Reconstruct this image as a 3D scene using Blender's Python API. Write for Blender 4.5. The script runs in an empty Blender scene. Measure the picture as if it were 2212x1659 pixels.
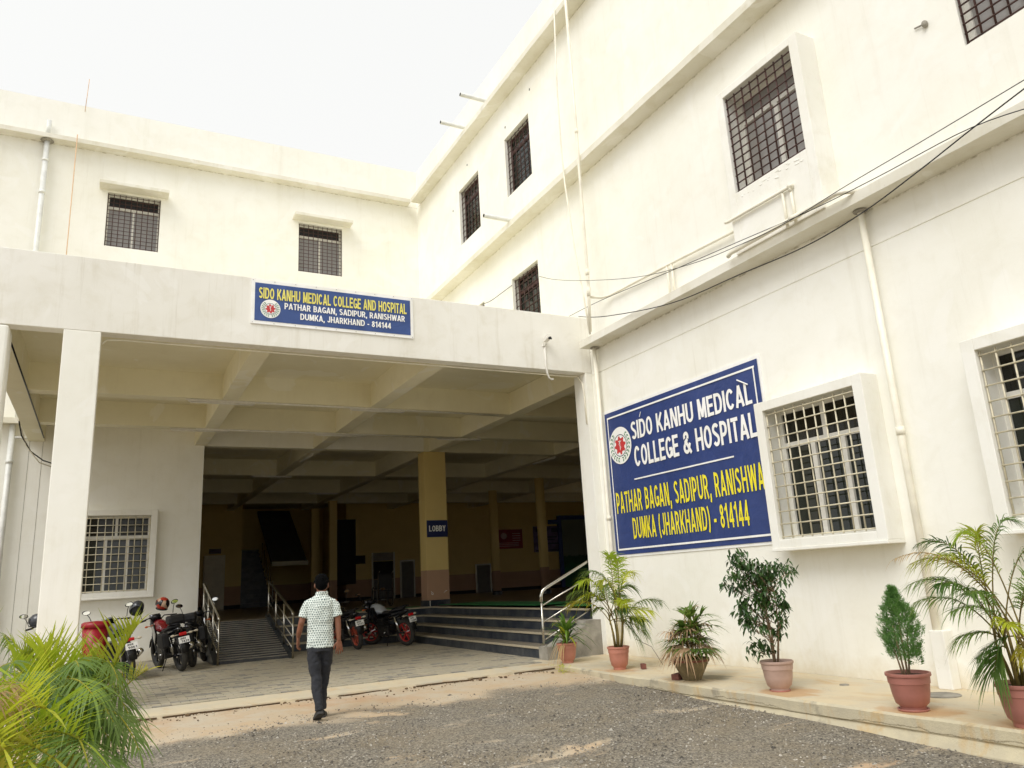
import bpy, math, random
import numpy as np
from mathutils import Vector, Matrix, noise
PI = math.pi
R = math.radians
S = 1.15                      # whole place is modelled in survey units of 1.15 m and scaled at the end
scene = bpy.context.scene
col = scene.collection

# ------------------------------------------------------------------ camera, sky, sun, exposure
CAM = Vector((-6.94, -10.19, 1.55))
cd = bpy.data.cameras.new('camera')
cam = bpy.data.objects.new('camera', cd); col.objects.link(cam)
cd.sensor_width = 36; cd.lens = 36 * 1660.8 / 2212; cd.clip_start = 0.05; cd.clip_end = 2000
yaw, pit, rol = R(28.111), R(14.168), R(-3.292)
fwd = Vector((math.sin(yaw)*math.cos(pit), math.cos(yaw)*math.cos(pit), math.sin(pit)))
rgt = Vector((math.cos(yaw), -math.sin(yaw), 0)); upv = rgt.cross(fwd)
rr = rgt*math.cos(rol) + upv*math.sin(rol); uu = -rgt*math.sin(rol) + upv*math.cos(rol)
M = Matrix((rr, uu, -fwd)).transposed().to_4x4(); M.translation = CAM * S
cam.matrix_world = M
scene.camera = cam

world = bpy.data.worlds.new('World'); scene.world = world; world.use_nodes = True
SUN_EL, SUN_AZ = R(50), R(238)          # azimuth clockwise from +Y
wn = world.node_tree; wn.nodes.clear()
wo = wn.nodes.new('ShaderNodeOutputWorld'); bg = wn.nodes.new('ShaderNodeBackground')
sky = wn.nodes.new('ShaderNodeTexSky'); sky.sky_type = 'NISHITA'; sky.sun_disc = False
sky.sun_elevation = SUN_EL; sky.sun_rotation = SUN_AZ
sky.air_density = 1.6; sky.dust_density = 6.0; sky.ozone_density = 0.6
hs = wn.nodes.new('ShaderNodeHueSaturation'); hs.inputs['Saturation'].default_value = 0.15
mixw = wn.nodes.new('ShaderNodeMix'); mixw.data_type = 'RGBA'
mixw.inputs['Factor'].default_value = 0.72
mixw.inputs[7].default_value = (8.4, 8.42, 8.25, 1)     # bright hazy overcast
wn.links.new(sky.outputs[0], hs.inputs['Color'])
wn.links.new(hs.outputs[0], mixw.inputs[6]); wn.links.new(mixw.outputs[2], bg.inputs['Color'])
bg.inputs['Strength'].default_value = 0.12
wn.links.new(bg.outputs[0], wo.inputs[0])
sl = bpy.data.lights.new('sun', 'SUN'); sl.energy = 1.3; sl.angle = R(32); sl.color = (1.0, 0.985, 0.955)
so = bpy.data.objects.new('sun', sl); col.objects.link(so)
sd = Vector((math.sin(SUN_AZ)*math.cos(SUN_EL), math.cos(SUN_AZ)*math.cos(SUN_EL), math.sin(SUN_EL)))
so.rotation_euler = sd.to_track_quat('Z', 'Y').to_euler()
scene.view_settings.view_transform = 'Standard'; scene.view_settings.look = 'None'
scene.view_settings.exposure = 0.22; scene.view_settings.gamma = 1.0
scene.view_settings.use_curve_mapping = False
scene.cycles.max_bounces = 12; scene.cycles.diffuse_bounces = 8

# ------------------------------------------------------------------ helpers
WO = {}                       # world origin of every object (unrotated things)
def link(o, parent, origin):
    col.objects.link(o)
    p = WO.get(parent.name, Vector((0,0,0))) if parent else Vector((0,0,0))
    if parent: o.parent = parent
    o.location = origin - p
    WO[o.name] = Vector(origin)
    return o
def tag(o, label=None, cat=None, group=None, kind=None):
    if label: o['label'] = label
    if cat: o['category'] = cat
    if group: o['group'] = group
    if kind: o['kind'] = kind
    return o
def thing(name, loc, label, cat, group=None, rz=0, k=None):
    o = bpy.data.objects.new(name, None); link(o, None, Vector(loc)); o.empty_display_size = .1
    o.rotation_euler = (0, 0, rz)
    if k: o.scale = (k, k, k)
    return tag(o, label, cat, group)
def copy_tree(o, parent=None):
    c = o.copy(); col.objects.link(c); c.parent = parent
    for ch in [x for x in col.objects if x.parent == o]: copy_tree(ch, c)
    return c
class MB:
    def __init__(s): s.v = []; s.f = []; s.m = []; s.cur = 0
    def add(s, vs, fs):
        b = len(s.v); s.v += [tuple(p) for p in vs]
        s.f += [tuple(b+i for i in f) for f in fs]; s.m += [s.cur]*len(fs)
    def box(s, x0, x1, y0, y1, z0, z1):
        x0, x1 = min(x0,x1), max(x0,x1); y0, y1 = min(y0,y1), max(y0,y1); z0, z1 = min(z0,z1), max(z0,z1)
        s.add([(x0,y0,z0),(x1,y0,z0),(x1,y1,z0),(x0,y1,z0),(x0,y0,z1),(x1,y0,z1),(x1,y1,z1),(x0,y1,z1)],
              [(0,3,2,1),(4,5,6,7),(0,1,5,4),(1,2,6,5),(2,3,7,6),(3,0,4,7)])
    def obox(s, c, size, rot):
        c = Vector(c); vs = []
        for dz in (-.5,.5):
            for dx, dy in ((-.5,-.5),(.5,-.5),(.5,.5),(-.5,.5)):
                vs.append(c + rot @ Vector((dx*size[0], dy*size[1], dz*size[2])))
        s.add(vs, [(0,3,2,1),(4,5,6,7),(0,1,5,4),(1,2,6,5),(2,3,7,6),(3,0,4,7)])
    def quad(s, a, b, c, d): s.add([a,b,c,d], [(0,1,2,3)])
    def tube(s, pts, r, n=8, cap=True):
        pts = [Vector(p) for p in pts]; rs = r if isinstance(r, (list,tuple)) else [r]*len(pts)
        rings = []; prev = None
        for i, p in enumerate(pts):
            t = (pts[min(i+1,len(pts)-1)] - pts[max(i-1,0)])
            t = t.normalized() if t.length > 1e-9 else Vector((0,0,1))
            if prev is None:
                a = Vector((0,0,1)) if abs(t.z) < .9 else Vector((1,0,0))
                u = t.cross(a).normalized()
            else: u = (prev - t*prev.dot(t)).normalized()
            prev = u; w = t.cross(u)
            rings.append([p + (u*math.cos(2*PI*k/n) + w*math.sin(2*PI*k/n))*rs[i] for k in range(n)])
        s.loft(rings, cap)
    def loft(s, rings, cap=True):
        n = len(rings[0]); vs = [q for r_ in rings for q in r_]; fs = []
        for i in range(len(rings)-1):
            for k in range(n):
                a, b = i*n+k, i*n+(k+1) % n
                fs.append((a, b, b+n, a+n))
        if cap: fs.append(tuple(range(n-1,-1,-1))); fs.append(tuple((len(rings)-1)*n+k for k in range(n)))
        s.add(vs, fs)
    def lathe(s, prof, c=(0,0,0), n=28, cap=True):
        c = Vector(c)
        s.loft([[c + Vector((r_*math.cos(2*PI*k/n), r_*math.sin(2*PI*k/n), z)) for k in range(n)] for r_, z in prof], cap)
    def ellip(s, c, rad, rot=None, nu=14, nv=9):
        c = Vector(c); rings = []
        for i in range(nv+1):
            th = PI*i/nv; th = min(max(th, .02), PI-.02)
            ring = []
            for k in range(nu):
                ph = 2*PI*k/nu
                p = Vector((rad[0]*math.sin(th)*math.cos(ph), rad[1]*math.sin(th)*math.sin(ph), -rad[2]*math.cos(th)))
                ring.append(c + (rot @ p if rot else p))
            rings.append(ring)
        s.loft(rings)
    def torus(s, c, Rr, r_, axis='x', n=28, m=8, sq=1.0):
        c = Vector(c); vs = []; fs = []
        for i in range(n):
            a = 2*PI*i/n
            for j in range(m):
                b = 2*PI*j/m; rad = Rr + r_*math.cos(b); w = r_*math.sin(b)*sq
                p = (w, rad*math.cos(a), rad*math.sin(a)) if axis == 'x' else ((rad*math.cos(a), w, rad*math.sin(a)) if axis == 'y' else (rad*math.cos(a), rad*math.sin(a), w))
                vs.append(c + Vector(p))
        for i in range(n):
            for j in range(m):
                fs.append((i*m+j, ((i+1)%n)*m+j, ((i+1)%n)*m+(j+1)%m, i*m+(j+1)%m))
        s.add(vs, fs)
    def build(s, name, mat, parent=None, smooth=False, bevel=0, local=False, origin=None):
        me = bpy.data.meshes.new(name)
        V = np.array(s.v, dtype=float)
        if origin is None:
            if local: o0 = Vector((0,0,0))
            else: o0 = Vector(((V.max(0)+V.min(0))/2).tolist())
        else: o0 = Vector(origin)
        me.from_pydata((V - np.array(o0[:])).tolist(), [], s.f)
        mats = mat if isinstance(mat, (list,tuple)) else [mat]
        for m_ in mats: me.materials.append(m_)
        if len(mats) > 1: me.polygons.foreach_set('material_index', s.m)
        if smooth: me.polygons.foreach_set('use_smooth', [True]*len(s.f))
        me.validate(); me.update()
        o = bpy.data.objects.new(name, me)
        if local: link(o, parent, WO.get(parent.name, Vector()) + o0 if parent else o0)
        else: link(o, parent, o0)
        if bevel:
            b = o.modifiers.new('bevel', 'BEVEL'); b.width = bevel; b.segments = 2; b.limit_method = 'ANGLE'
        return o
def wallgrid(mb, fr, u0, u1, z0, z1, holes, n0, n1):
    """wall slab between depths n0..n1 with rectangular holes (ua,ub,za,zb)"""
    us = sorted(set([u0,u1] + [min(max(h[i],u0),u1) for h in holes for i in (0,1)]))
    for a, b in zip(us[:-1], us[1:]):
        if b-a < 1e-6: continue
        mid = (a+b)/2; zs = [z0]; blocks = sorted([(h[2],h[3]) for h in holes if h[0] < mid < h[1]])
        z = z0
        for za, zb in blocks:
            if za > z: fr.box(mb, a, b, n0, n1, z, za)
            z = zb
        if z < z1: fr.box(mb, a, b, n0, n1, z, z1)
class FX:   # wall facing -x ; u = -y (to the right seen from outside), n = outward
    def __init__(s, x=0): s.x = x
    def box(s, mb, u0, u1, n0, n1, z0, z1): mb.box(s.x-n1, s.x-n0, -u1, -u0, z0, z1)
    def p(s, u, n, z): return Vector((s.x-n, -u, z))
class FY:   # wall facing -y ; u = x
    def __init__(s, y=0): s.y = y
    def box(s, mb, u0, u1, n0, n1, z0, z1): mb.box(u0, u1, s.y-n1, s.y-n0, z0, z1)
    def p(s, u, n, z): return Vector((u, s.y-n, z))

# ------------------------------------------------------------------ materials
def lin(h):
    c = [int(h[i:i+2],16)/255 for i in (0,2,4)]
    return tuple([x/12.92 if x <= .04045 else ((x+.055)/1.055)**2.4 for x in c]) + (1,)
class NT:
    def __init__(s, name):
        s.m = bpy.data.materials.new(name); s.m.use_nodes = True; s.t = s.m.node_tree; s.t.nodes.clear()
        s.out = s.n('ShaderNodeOutputMaterial'); s.b = s.n('ShaderNodeBsdfPrincipled'); s.l(s.b.outputs[0], s.out.inputs[0])
    def n(s, t, **k):
        x = s.t.nodes.new(t)
        for a, b in k.items(): setattr(x, a, b)
        return x
    def l(s, a, b): s.t.links.new(a, b)
    def pos(s, obj=False, scale=None):
        g = s.n('ShaderNodeTexCoord').outputs['Object'] if obj else s.n('ShaderNodeNewGeometry').outputs['Position']
        if scale:
            mp = s.n('ShaderNodeMapping'); mp.inputs['Scale'].default_value = scale; s.l(g, mp.inputs['Vector']); g = mp.outputs[0]
        return g
    def noise(s, sc, det=4, rough=.55, vec=None, dist=0):
        x = s.n('ShaderNodeTexNoise'); x.inputs['Scale'].default_value = sc; x.inputs['Detail'].default_value = det
        x.inputs['Roughness'].default_value = rough; x.inputs['Distortion'].default_value = dist
        if vec is not None: s.l(vec, x.inputs['Vector'])
        return x.outputs['Fac']
    def ramp(s, f, a, b, c0=(0,0,0,1), c1=(1,1,1,1)):
        x = s.n('ShaderNodeValToRGB'); e = x.color_ramp.elements
        e[0].position = a; e[1].position = b; e[0].color = c0; e[1].color = c1; s.l(f, x.inputs[0]); return x.outputs[0]
    def mix(s, f, a, b, mode='MIX'):
        x = s.n('ShaderNodeMix', data_type='RGBA', blend_type=mode)
        for v, i in ((f,0),(a,6),(b,7)):
            if hasattr(v, 'links'): s.l(v, x.inputs[i])
            else: x.inputs[i].default_value = v
        return x.outputs[2]
    def math(s, op, a, b=0.0, clamp=False):
        x = s.n('ShaderNodeMath', operation=op); x.use_clamp = clamp
        for v, i in ((a,0),(b,1)):
            if hasattr(v, 'links'): s.l(v, x.inputs[i])
            else: x.inputs[i].default_value = v
        return x.outputs[0]
    def sep(s, v):
        x = s.n('ShaderNodeSeparateXYZ'); s.l(v, x.inputs[0]); return x.outputs
    def bump(s, h, st=.3, d=.01):
        x = s.n('ShaderNodeBump'); x.inputs['Strength'].default_value = st; x.inputs['Distance'].default_value = d
        s.l(h, x.inputs['Height']); s.l(x.outputs[0], s.b.inputs['Normal'])
    def base(s, c): 
        if hasattr(c, 'links'): s.l(c, s.b.inputs['Base Color'])
        else: s.b.inputs['Base Color'].default_value = c
    def set(s, **k):
        for a, b in k.items(): s.b.inputs[a.replace('_',' ')].default_value = b
        return s
def simple(name, h, rough=.6, metal=0, var=.12, sc=6, bump=0, obj=True, spec=.5, coat=0):
    t = NT(name); c = lin(h); v = t.pos(obj)
    f = t.noise(sc, 6, .6, v)
    d = tuple(x*(1-var*2) for x in c[:3])+(1,); e = tuple(min(1,x*(1+var)) for x in c[:3])+(1,)
    t.base(t.ramp(f, .3, .7, d, e)); t.set(Roughness=rough, Metallic=metal)
    t.b.inputs['Specular IOR Level'].default_value = spec
    if coat: t.b.inputs['Coat Weight'].default_value = coat
    if bump: t.bump(t.noise(sc*8, 3, .6, v), bump, .004)
    return t.m
def plaster(name, h0, h1, stain=.5, streak=.5, low=True, rough=.85):
    t = NT(name); v = t.pos()
    big = t.noise(.45, 5, .6, v); f = t.noise(2.6, 8, .65, v, .4)
    c = t.mix(t.ramp(big, .35, .65), lin(h0), lin(h1))
    c = t.mix(t.math('MULTIPLY', t.ramp(f, .5, .82), .35*stain), c, lin('c9c0a4'))
    sv = t.pos(scale=(2.2, 2.2, .16)); st = t.noise(2.0, 7, .7, sv)
    c = t.mix(t.math('MULTIPLY', t.ramp(st, .55, .8), .4*streak), c, lin('bdb498'))
    s2 = t.noise(1.0, 6, .75, t.pos(scale=(9, 9, .35))); c = t.mix(t.math('MULTIPLY', t.math('MULTIPLY', t.ramp(s2, .56, .76), t.ramp(big, .4, .6)), .42*streak), c, lin('b3aa92'))
    c = t.mix(t.math('MULTIPLY', t.ramp(t.noise(.9, 3, .5, v, 1.5), .60, .63), .3), c, lin('f7f6f1'))
    sp = t.noise(38, 2, .5, v)
    c = t.mix(t.math('MULTIPLY', t.ramp(sp, .74, .80), .35*stain), c, lin('9a917a'))
    if low:
        z = t.sep(v)[2]; zz = t.math('ADD', z, t.math('MULTIPLY', t.noise(5, 5, .6, v), .5))
        m = t.ramp(zz, .62, .95, (1,1,1,1), (0,0,0,1))
        c = t.mix(t.math('MULTIPLY', m, .55), c, lin('cdbd98'))
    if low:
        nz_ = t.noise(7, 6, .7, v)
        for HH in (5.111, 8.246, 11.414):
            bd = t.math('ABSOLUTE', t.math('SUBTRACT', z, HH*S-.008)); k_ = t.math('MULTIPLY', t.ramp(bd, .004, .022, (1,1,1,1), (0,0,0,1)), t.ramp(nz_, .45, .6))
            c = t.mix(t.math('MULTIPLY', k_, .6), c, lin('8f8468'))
    t.base(c); t.set(Roughness=rough); t.b.inputs['Specular IOR Level'].default_value = .25
    h = t.math('ADD', t.math('MULTIPLY', t.noise(1.6, 4, .5, v), 1.6), t.math('MULTIPLY', t.noise(45, 4, .65, v), .12))
    t.bump(h, .35, .02)
    return t.m
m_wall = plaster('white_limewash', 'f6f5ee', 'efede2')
m_wall2 = plaster('cream_limewash', 'f3f1ea', 'e9e6dc', 1.0, 1.1, False)
m_trim = plaster('white_trim', 'f4f3ed', 'ebe9df', .9, .7, False)
m_ledge = plaster('weathered_ledge', 'eae7dc', 'dcd8c8', 1.5, .6, False)
m_soffit = plaster('soffit_paint', 'efead2', 'e6e0c4', .6, .3, False)
m_pipe = simple('cream_pipe', 'f3eedd', .45, var=.08, sc=3)
m_pipew = simple('white_pipe', 'e6e7e2', .4, var=.10, sc=5)
m_conc = simple('grey_concrete', '9a958a', .9, var=.2, sc=5, bump=.5)
m_black = simple('black_plastic', '121214', .45, var=.2)
m_rubber = simple('tyre_rubber', '3b3934', .85, var=.25, sc=14, bump=.3)
m_steel = simple('stainless_steel', 'c2beb4', .22, 1.0, var=.05)
m_chrome = simple('chrome', 'd8d8d8', .12, 1.0, var=.02)
m_dark = simple('dark_metal', '26262a', .45, .6, var=.2)
m_brown = simple('brown_bar_paint', '4a2d26', .55, var=.3, sc=12)
m_cream = simple('cream_bar_paint', 'd8cfb4', .5, var=.14, sc=12)
m_white = simple('white_aluminium', 'e4e1d8', .4, var=.06, sc=9)
m_cable = simple('cable_black', '18181c', .6)
m_mirror = simple('mirror_glass', 'eef0f0', .03, 1.0, var=0)
m_soil = simple('soil', '3c2f24', 1, var=.3, sc=25, bump=.8)
def glass(name, tint, alpha=.55, rough=.03):
    t = NT(name); t.set(Roughness=rough); t.base(lin(tint)); t.b.inputs['Specular IOR Level'].default_value = .8
    tr = t.n('ShaderNodeBsdfTransparent'); tr.inputs[0].default_value = (.55,.58,.56,1)
    mx = t.n('ShaderNodeMixShader'); mx.inputs[0].default_value = alpha
    t.l(tr.outputs[0], mx.inputs[1]); t.l(t.b.outputs[0], mx.inputs[2]); t.l(mx.outputs[0], t.out.inputs[0])
    t.bump(t.noise(1.4, 2, .5, t.pos()), .05, .02)
    return t.m
m_glassd = glass('dark_tinted_glass', '20261f', .72)
m_glassg = glass('grey_frosted_glass', '9a9692', .97, .15)
m_glassb = glass('brown_grey_glass', '93908d', .96, .08)
m_glasst = glass('clear_transom_glass', '3c3832', .35)
m_room = simple('room_wall', 'e2c68c', .9, var=.05, sc=1)
m_curtain = simple('beige_curtain', 'cbbf9d', .9, var=.2, sc=9)
def lobbypaint():
    t = NT('two_tone_lobby_paint'); v = t.pos(); z = t.sep(v)[2]
    m1 = t.math('GREATER_THAN', z, 1.85*S); m2 = t.math('GREATER_THAN', z, 1.15*S)
    up = t.mix(t.noise(1.5,5,.6,v), lin('e6cd88'), lin('dac07a'))
    lo = t.mix(t.noise(2,5,.6,v), lin('c09a7c'), lin('ae8a70'))
    t.base(t.mix(m1, t.mix(m2, lin('1a1a1c'), lo), up)); t.set(Roughness=.7); t.bump(t.noise(6,4,.5,v), .15, .01); return t.m
m_lobby = lobbypaint()
def granite(name, a, b):
    t = NT(name); v = t.pos(); f = t.noise(90, 3, .7, v); g = t.noise(3, 5, .6, v)
    c = t.mix(t.ramp(f,.4,.7), lin(a), lin(b)); c = t.mix(t.math('MULTIPLY', t.ramp(g,.4,.75), .35), c, lin('8e8c84'))
    t.base(c); t.set(Roughness=.32); t.bump(g, .06, .01); return t.m
m_gran = granite('dark_granite', '1d2530', '39414c')
m_nose = granite('step_nosing_stone', 'b2a68c', 'c9bfa8')
m_tread = granite('tread_stone', '857b6c', '9c917f')
m_floor = granite('lobby_floor_stone', '7a6c5e', '91826f')
m_carpet = simple('green_runner', '1f7a3a', .95, var=.2, sc=30)
def paver_mat(name, a, b):
    t = NT(name); v = t.pos(); f = t.noise(2.2, 7, .65, v); g = t.noise(70, 3, .6, v)
    c = t.mix(t.ramp(g,.3,.7), lin(a), lin(b)); c = t.mix(t.math('MULTIPLY', t.ramp(f,.42,.7), .4), c, lin('b5a78e'))
    t.base(c); t.set(Roughness=.9); t.bump(g, .4, .004); return t.m
m_pav = [paver_mat('paver_grey', 'a39c8a', 'b3ab98'), paver_mat('paver_sand', 'a8a08c', 'b8ae98'), paver_mat('paver_dark', '7d7c72', '96928a')]
m_joint = simple('paver_joint', '5c5340', 1, var=.2, sc=20)
def screed():
    t = NT('sandy_screed'); v = t.pos(); f = t.noise(1.3, 8, .65, v, .5); g = t.noise(40, 4, .7, v); r_ = t.noise(3.4, 6, .6, t.pos(scale=(1,.5,1)), .8)
    c = t.mix(t.ramp(f,.35,.65), lin('d2c2a2'), lin('c4bba6')); c = t.mix(t.math('MULTIPLY', t.ramp(r_,.52,.72), .5), c, lin('c39c62'))
    c = t.mix(t.math('MULTIPLY', t.ramp(t.noise(5,6,.7,v,.3),.62,.7), .5), c, lin('8f8878'))
    c = t.mix(t.math('MULTIPLY', t.ramp(g,.6,.75), .3), c, lin('8b7a5c'))
    for (px_, py_, rr_, hx) in ((-1.12,-1.7,.34,'a9743a'),(-.88,-3.15,.30,'6e6552'),(-1.12,-3.15,.26,'6b5c42'),(-1.12,-4.45,.36,'b27c38'),(-1.18,-5.9,.40,'b27c38'),(-1.2,-6.7,.36,'b0803f')):
        dn = t.n('ShaderNodeVectorMath', operation='DISTANCE'); t.l(v, dn.inputs[0]); dn.inputs[1].default_value = (px_*1.15, py_*1.15, .36*1.15)
        dd_ = t.math('ADD', dn.outputs['Value'], t.math('MULTIPLY', t.math('SUBTRACT', r_, .5), .9))
        c = t.mix(t.math('MULTIPLY', t.ramp(dd_, rr_*.55, rr_, (1,1,1,1), (0,0,0,1)), .55), c, lin(hx))
    t.base(c); t.set(Roughness=.92); t.bump(t.math('ADD', g, t.math('MULTIPLY', f, 2)), .3, .01); return t.m
m_screed = screed()
def kerbm():
    t = NT('kerb_cement'); v = t.pos(); f = t.noise(1.7, 8, .65, v, .5); g = t.noise(50, 4, .7, v)
    c = t.mix(t.ramp(f,.35,.65), lin('cfc4a6'), lin('b9b09a'))
    c = t.mix(t.math('MULTIPLY', t.ramp(t.noise(2.3,5,.6,t.pos(scale=(1,1.2,1))),.58,.66), .6), c, lin('837c70'))
    c = t.mix(t.math('MULTIPLY', t.ramp(t.noise(3.1,6,.65,t.pos(scale=(1,1,.4)),.4),.55,.7), .65), c, lin('c49a52'))
    z = t.sep(v)[2]; zl = t.math('ADD', z, t.math('MULTIPLY', t.math('SUBTRACT', t.noise(1.1, 8, .7, v), .5), .22))
    cr = t.math('ABSOLUTE', t.math('SUBTRACT', zl, .262*S)); c = t.mix(t.math('MULTIPLY', t.ramp(cr, .001, .006, (1,1,1,1), (0,0,0,1)), .8), c, lin('6d6048'))
    t.base(c); t.set(Roughness=.92); t.bump(t.math('ADD', g, t.math('MULTIPLY', f, 2)), .5, .012); return t.m
m_kerb = kerbm()
def groundm():
    t = NT('gravel_and_dirt'); v = t.pos(); x, y, z = t.sep(v)
    # boundary between trodden dirt by the porch and the gravel yard (world metres)
    w = t.noise(.55, 6, .6, v, .5)
    bnd = t.math('ADD', y, t.math('MULTIPLY', t.math('SUBTRACT', w, .5), 3.0))
    bnd = t.math('ADD', bnd, t.math('MULTIPLY', x, .0))
    dirt = t.ramp(t.math('ADD', t.math('MULTIPLY', bnd, .5), 1.52), .22, .62)
    patch = t.ramp(t.noise(1.1, 7, .62, t.pos(scale=(.45,1.1,1)), .6), .53, .64)
    dirt = t.math('MAXIMUM', dirt, t.math('MULTIPLY', patch, .85))
    fine = t.noise(120, 3, .7, v); mid = t.noise(28, 4, .7, v)
    vo = t.n('ShaderNodeTexVoronoi'); vo.inputs['Scale'].default_value = 62; t.l(v, vo.inputs['Vector'])
    bw = t.n('ShaderNodeRGBToBW'); t.l(vo.outputs['Color'], bw.inputs[0])
    gr = t.mix(t.ramp(bw.outputs[0], .2, .85), lin('625d55'), lin('a39b8c'))
    gr = t.mix(t.ramp(fine, .62, .72), gr, lin('cdc8bc')); gr = t.mix(t.math('MULTIPLY', t.ramp(t.noise(1.6,6,.6,v),.4,.7), .45), gr, lin('93846a'))
    di = t.mix(t.ramp(t.noise(1.9,8,.65,v,.4),.35,.65), lin('c2ab8d'), lin('c3b8a4'))
    di = t.mix(t.math('MULTIPLY', t.ramp(t.noise(.9,5,.6,v),.55,.7), .6), di, lin('bd9470'))
    di = t.mix(t.math('MULTIPLY', t.ramp(mid,.58,.72), .5), di, lin('87704f'))
    di = t.mix(t.ramp(fine,.68,.74), di, lin('cfc6b4'))
    dm = t.ramp(t.math('ADD', dirt, t.math('MULTIPLY', t.math('SUBTRACT', fine, .5), 1.5)), .28, .72)
    t.base(t.mix(dm, gr, di)); t.set(Roughness=.95); t.b.inputs['Specular IOR Level'].default_value = .2
    hgr = t.math('ADD', t.math('MULTIPLY', bw.outputs[0], .8), fine)
    t.bump(t.mix(dm, hgr, t.math('ADD', t.math('MULTIPLY', mid, .5), t.math('MULTIPLY', fine, .3))), .7, .012)
    return t.m
m_ground = groundm()
def leafm(name, a, b, tr=.35, rough=.45):
    t = NT(name); oi = t.n('ShaderNodeObjectInfo'); v = t.pos(True)
    f = t.noise(7, 3, .6, v); f2 = t.math('ADD', t.math('MULTIPLY', f, .6), t.math('MULTIPLY', oi.outputs['Random'], .45))
    c = t.ramp(f2, .25, .75, lin(a), lin(b)); t.base(c); t.set(Roughness=rough)
    tl = t.n('ShaderNodeBsdfTranslucent'); t.l(c, tl.inputs[0]); mx = t.n('ShaderNodeMixShader'); mx.inputs[0].default_value = tr
    t.l(t.b.outputs[0], mx.inputs[1]); t.l(tl.outputs[0], mx.inputs[2]); t.l(mx.outputs[0], t.out.inputs[0]); return t.m
m_palm = leafm('areca_leaf', '8fae24', 'ccd040', .5)
m_palmy = leafm('yellowing_leaf', '93a42a', 'c4b83e', .5)
m_palmd = leafm('deep_green_leaf', '45672c', '7c9640', .4)
m_palmdry = leafm('dry_leaf', 'a68a5c', 'c2a578', .25, .8)
m_pink = leafm('withered_leaf', '9a7d5e', 'c2a483', .2, .8)
m_ficus = leafm('ficus_leaf', '2f4c28', '62843c', .3, .35)
m_thuja = leafm('thuja_leaf', '3f6e34', '7ba652', .35, .6)
m_dracaena = leafm('strap_leaf', '3a5e22', '6f9038', .3, .35)
m_stem = simple('palm_stem', '7a6a34', .8, var=.25, sc=12)
m_bark = simple('pale_bark', '9c8368', .9, var=.2, sc=20, bump=.4)
m_terra = simple('terracotta_plastic', 'bd7f6c', .55, var=.12, sc=3)
m_terra2 = simple('faded_pink_plastic', 'bda092', .6, var=.12, sc=3)
m_terra3 = simple('rosy_brown_plastic', 'ad7266', .5, var=.12, sc=3)
m_potc = simple('stained_concrete', '857656', .9, var=.25, sc=9, bump=.5)
m_potr = simple('rusty_rim', '8b5548', .85, var=.2, sc=9)

# ------------------------------------------------------------------ key levels (survey units)
ZP, ZF, HB, HP = .36, 1.015, 4.748, 5.703
H1, H2, H3, HPR = 5.111, 8.246, 11.414, 12.49
Y2 = 7.685
def gz(y): 
    if y > -.55: return .30
    return max(-.1, .31 + (y+.55)*.026)

# ------------------------------------------------------------------ ground
def make_ground():
    xs = np.concatenate([[-160,-60,-25], np.linspace(-14, 2, 65), [12,40,160]])
    ys = np.concatenate([[-160,-60,-25], np.linspace(-14, 1.0, 76), [12,40,160]])
    mb = MB(); n = len(xs)
    for y in ys:
        for x in xs:
            z = gz(y)
            if -13 < x < 1 and -13 < y < -.2:
                z += .018*noise.noise(Vector((x*.9, y*.9, 0))) + .012*noise.noise(Vector((x*3, y*3, 3)))
                if y > -1.3: z += -.02*max(0, noise.noise(Vector((x*1.7, y*2.5, 9))))
            mb.v.append((x, y, z))
    for j in range(len(ys)-1):
        for i in range(n-1):
            mb.f.append((j*n+i, j*n+i+1, (j+1)*n+i+1, (j+1)*n+i)); mb.m.append(0)
    tag(mb.build('ground', m_ground, None, True, origin=(0,0,0)), kind='structure')
make_ground()
def gravel():
    rng = np.random.default_rng(4); N = 22000
    mats = [simple('gravel_grey', '807a70', .9, var=.25, sc=3), simple('gravel_light', 'b4aea2', .9, var=.2, sc=3), simple('gravel_dark', '59544d', .9, var=.2, sc=3)]
    x = rng.uniform(-8.2, -1.35, N); y = -1.35 - rng.beta(1.1, 1.4, N)*6.0
    keep = []
    for i in range(N):
        b = y[i]*S + (noise.noise(Vector((x[i]*.7, y[i]*.7, 2)))*1.6) 
        p = 1 if b < -2.5+rng.normal()*.3 else .2
        if rng.random() < p: keep.append(i)
    base = np.array([(1,0,0),(-.5,.87,0),(-.5,-.87,0),(.2,.1,.9),(-.3,.2,.7)]); F = [(0,1,3),(1,4,3),(1,2,4),(2,0,3),(2,3,4)]
    V = []; FS = []; MI = []
    for i in keep:
        s_ = rng.uniform(.005, .0135)*(1.6 if rng.random() < .05 else (3.0 if rng.random() < .002 else 1)); a = rng.uniform(0, 2*PI); c_, n_ = math.cos(a), math.sin(a)
        P = base*np.array([rng.uniform(.7,1.2), rng.uniform(.6,1.1), rng.uniform(.5,.95)])*s_
        P = P @ np.array([[c_,n_,0],[-n_,c_,0],[0,0,1]]) + np.array([x[i], y[i], gz(y[i])+.002])
        b = len(V); V += P.tolist(); FS += [(b+q[0], b+q[1], b+q[2]) for q in F]; MI += [rng.choice(3, p=[.5,.28,.22])]*5
    mb = MB(); mb.v = V; mb.f = FS; mb.m = MI
    tag(mb.build('gravel', mats, None, origin=(0,0,0)), 'loose grey gravel chips scattered over the yard', 'gravel', kind='stuff')
    # bigger single pale pebbles are left in the same stuff
gravel()

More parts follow.
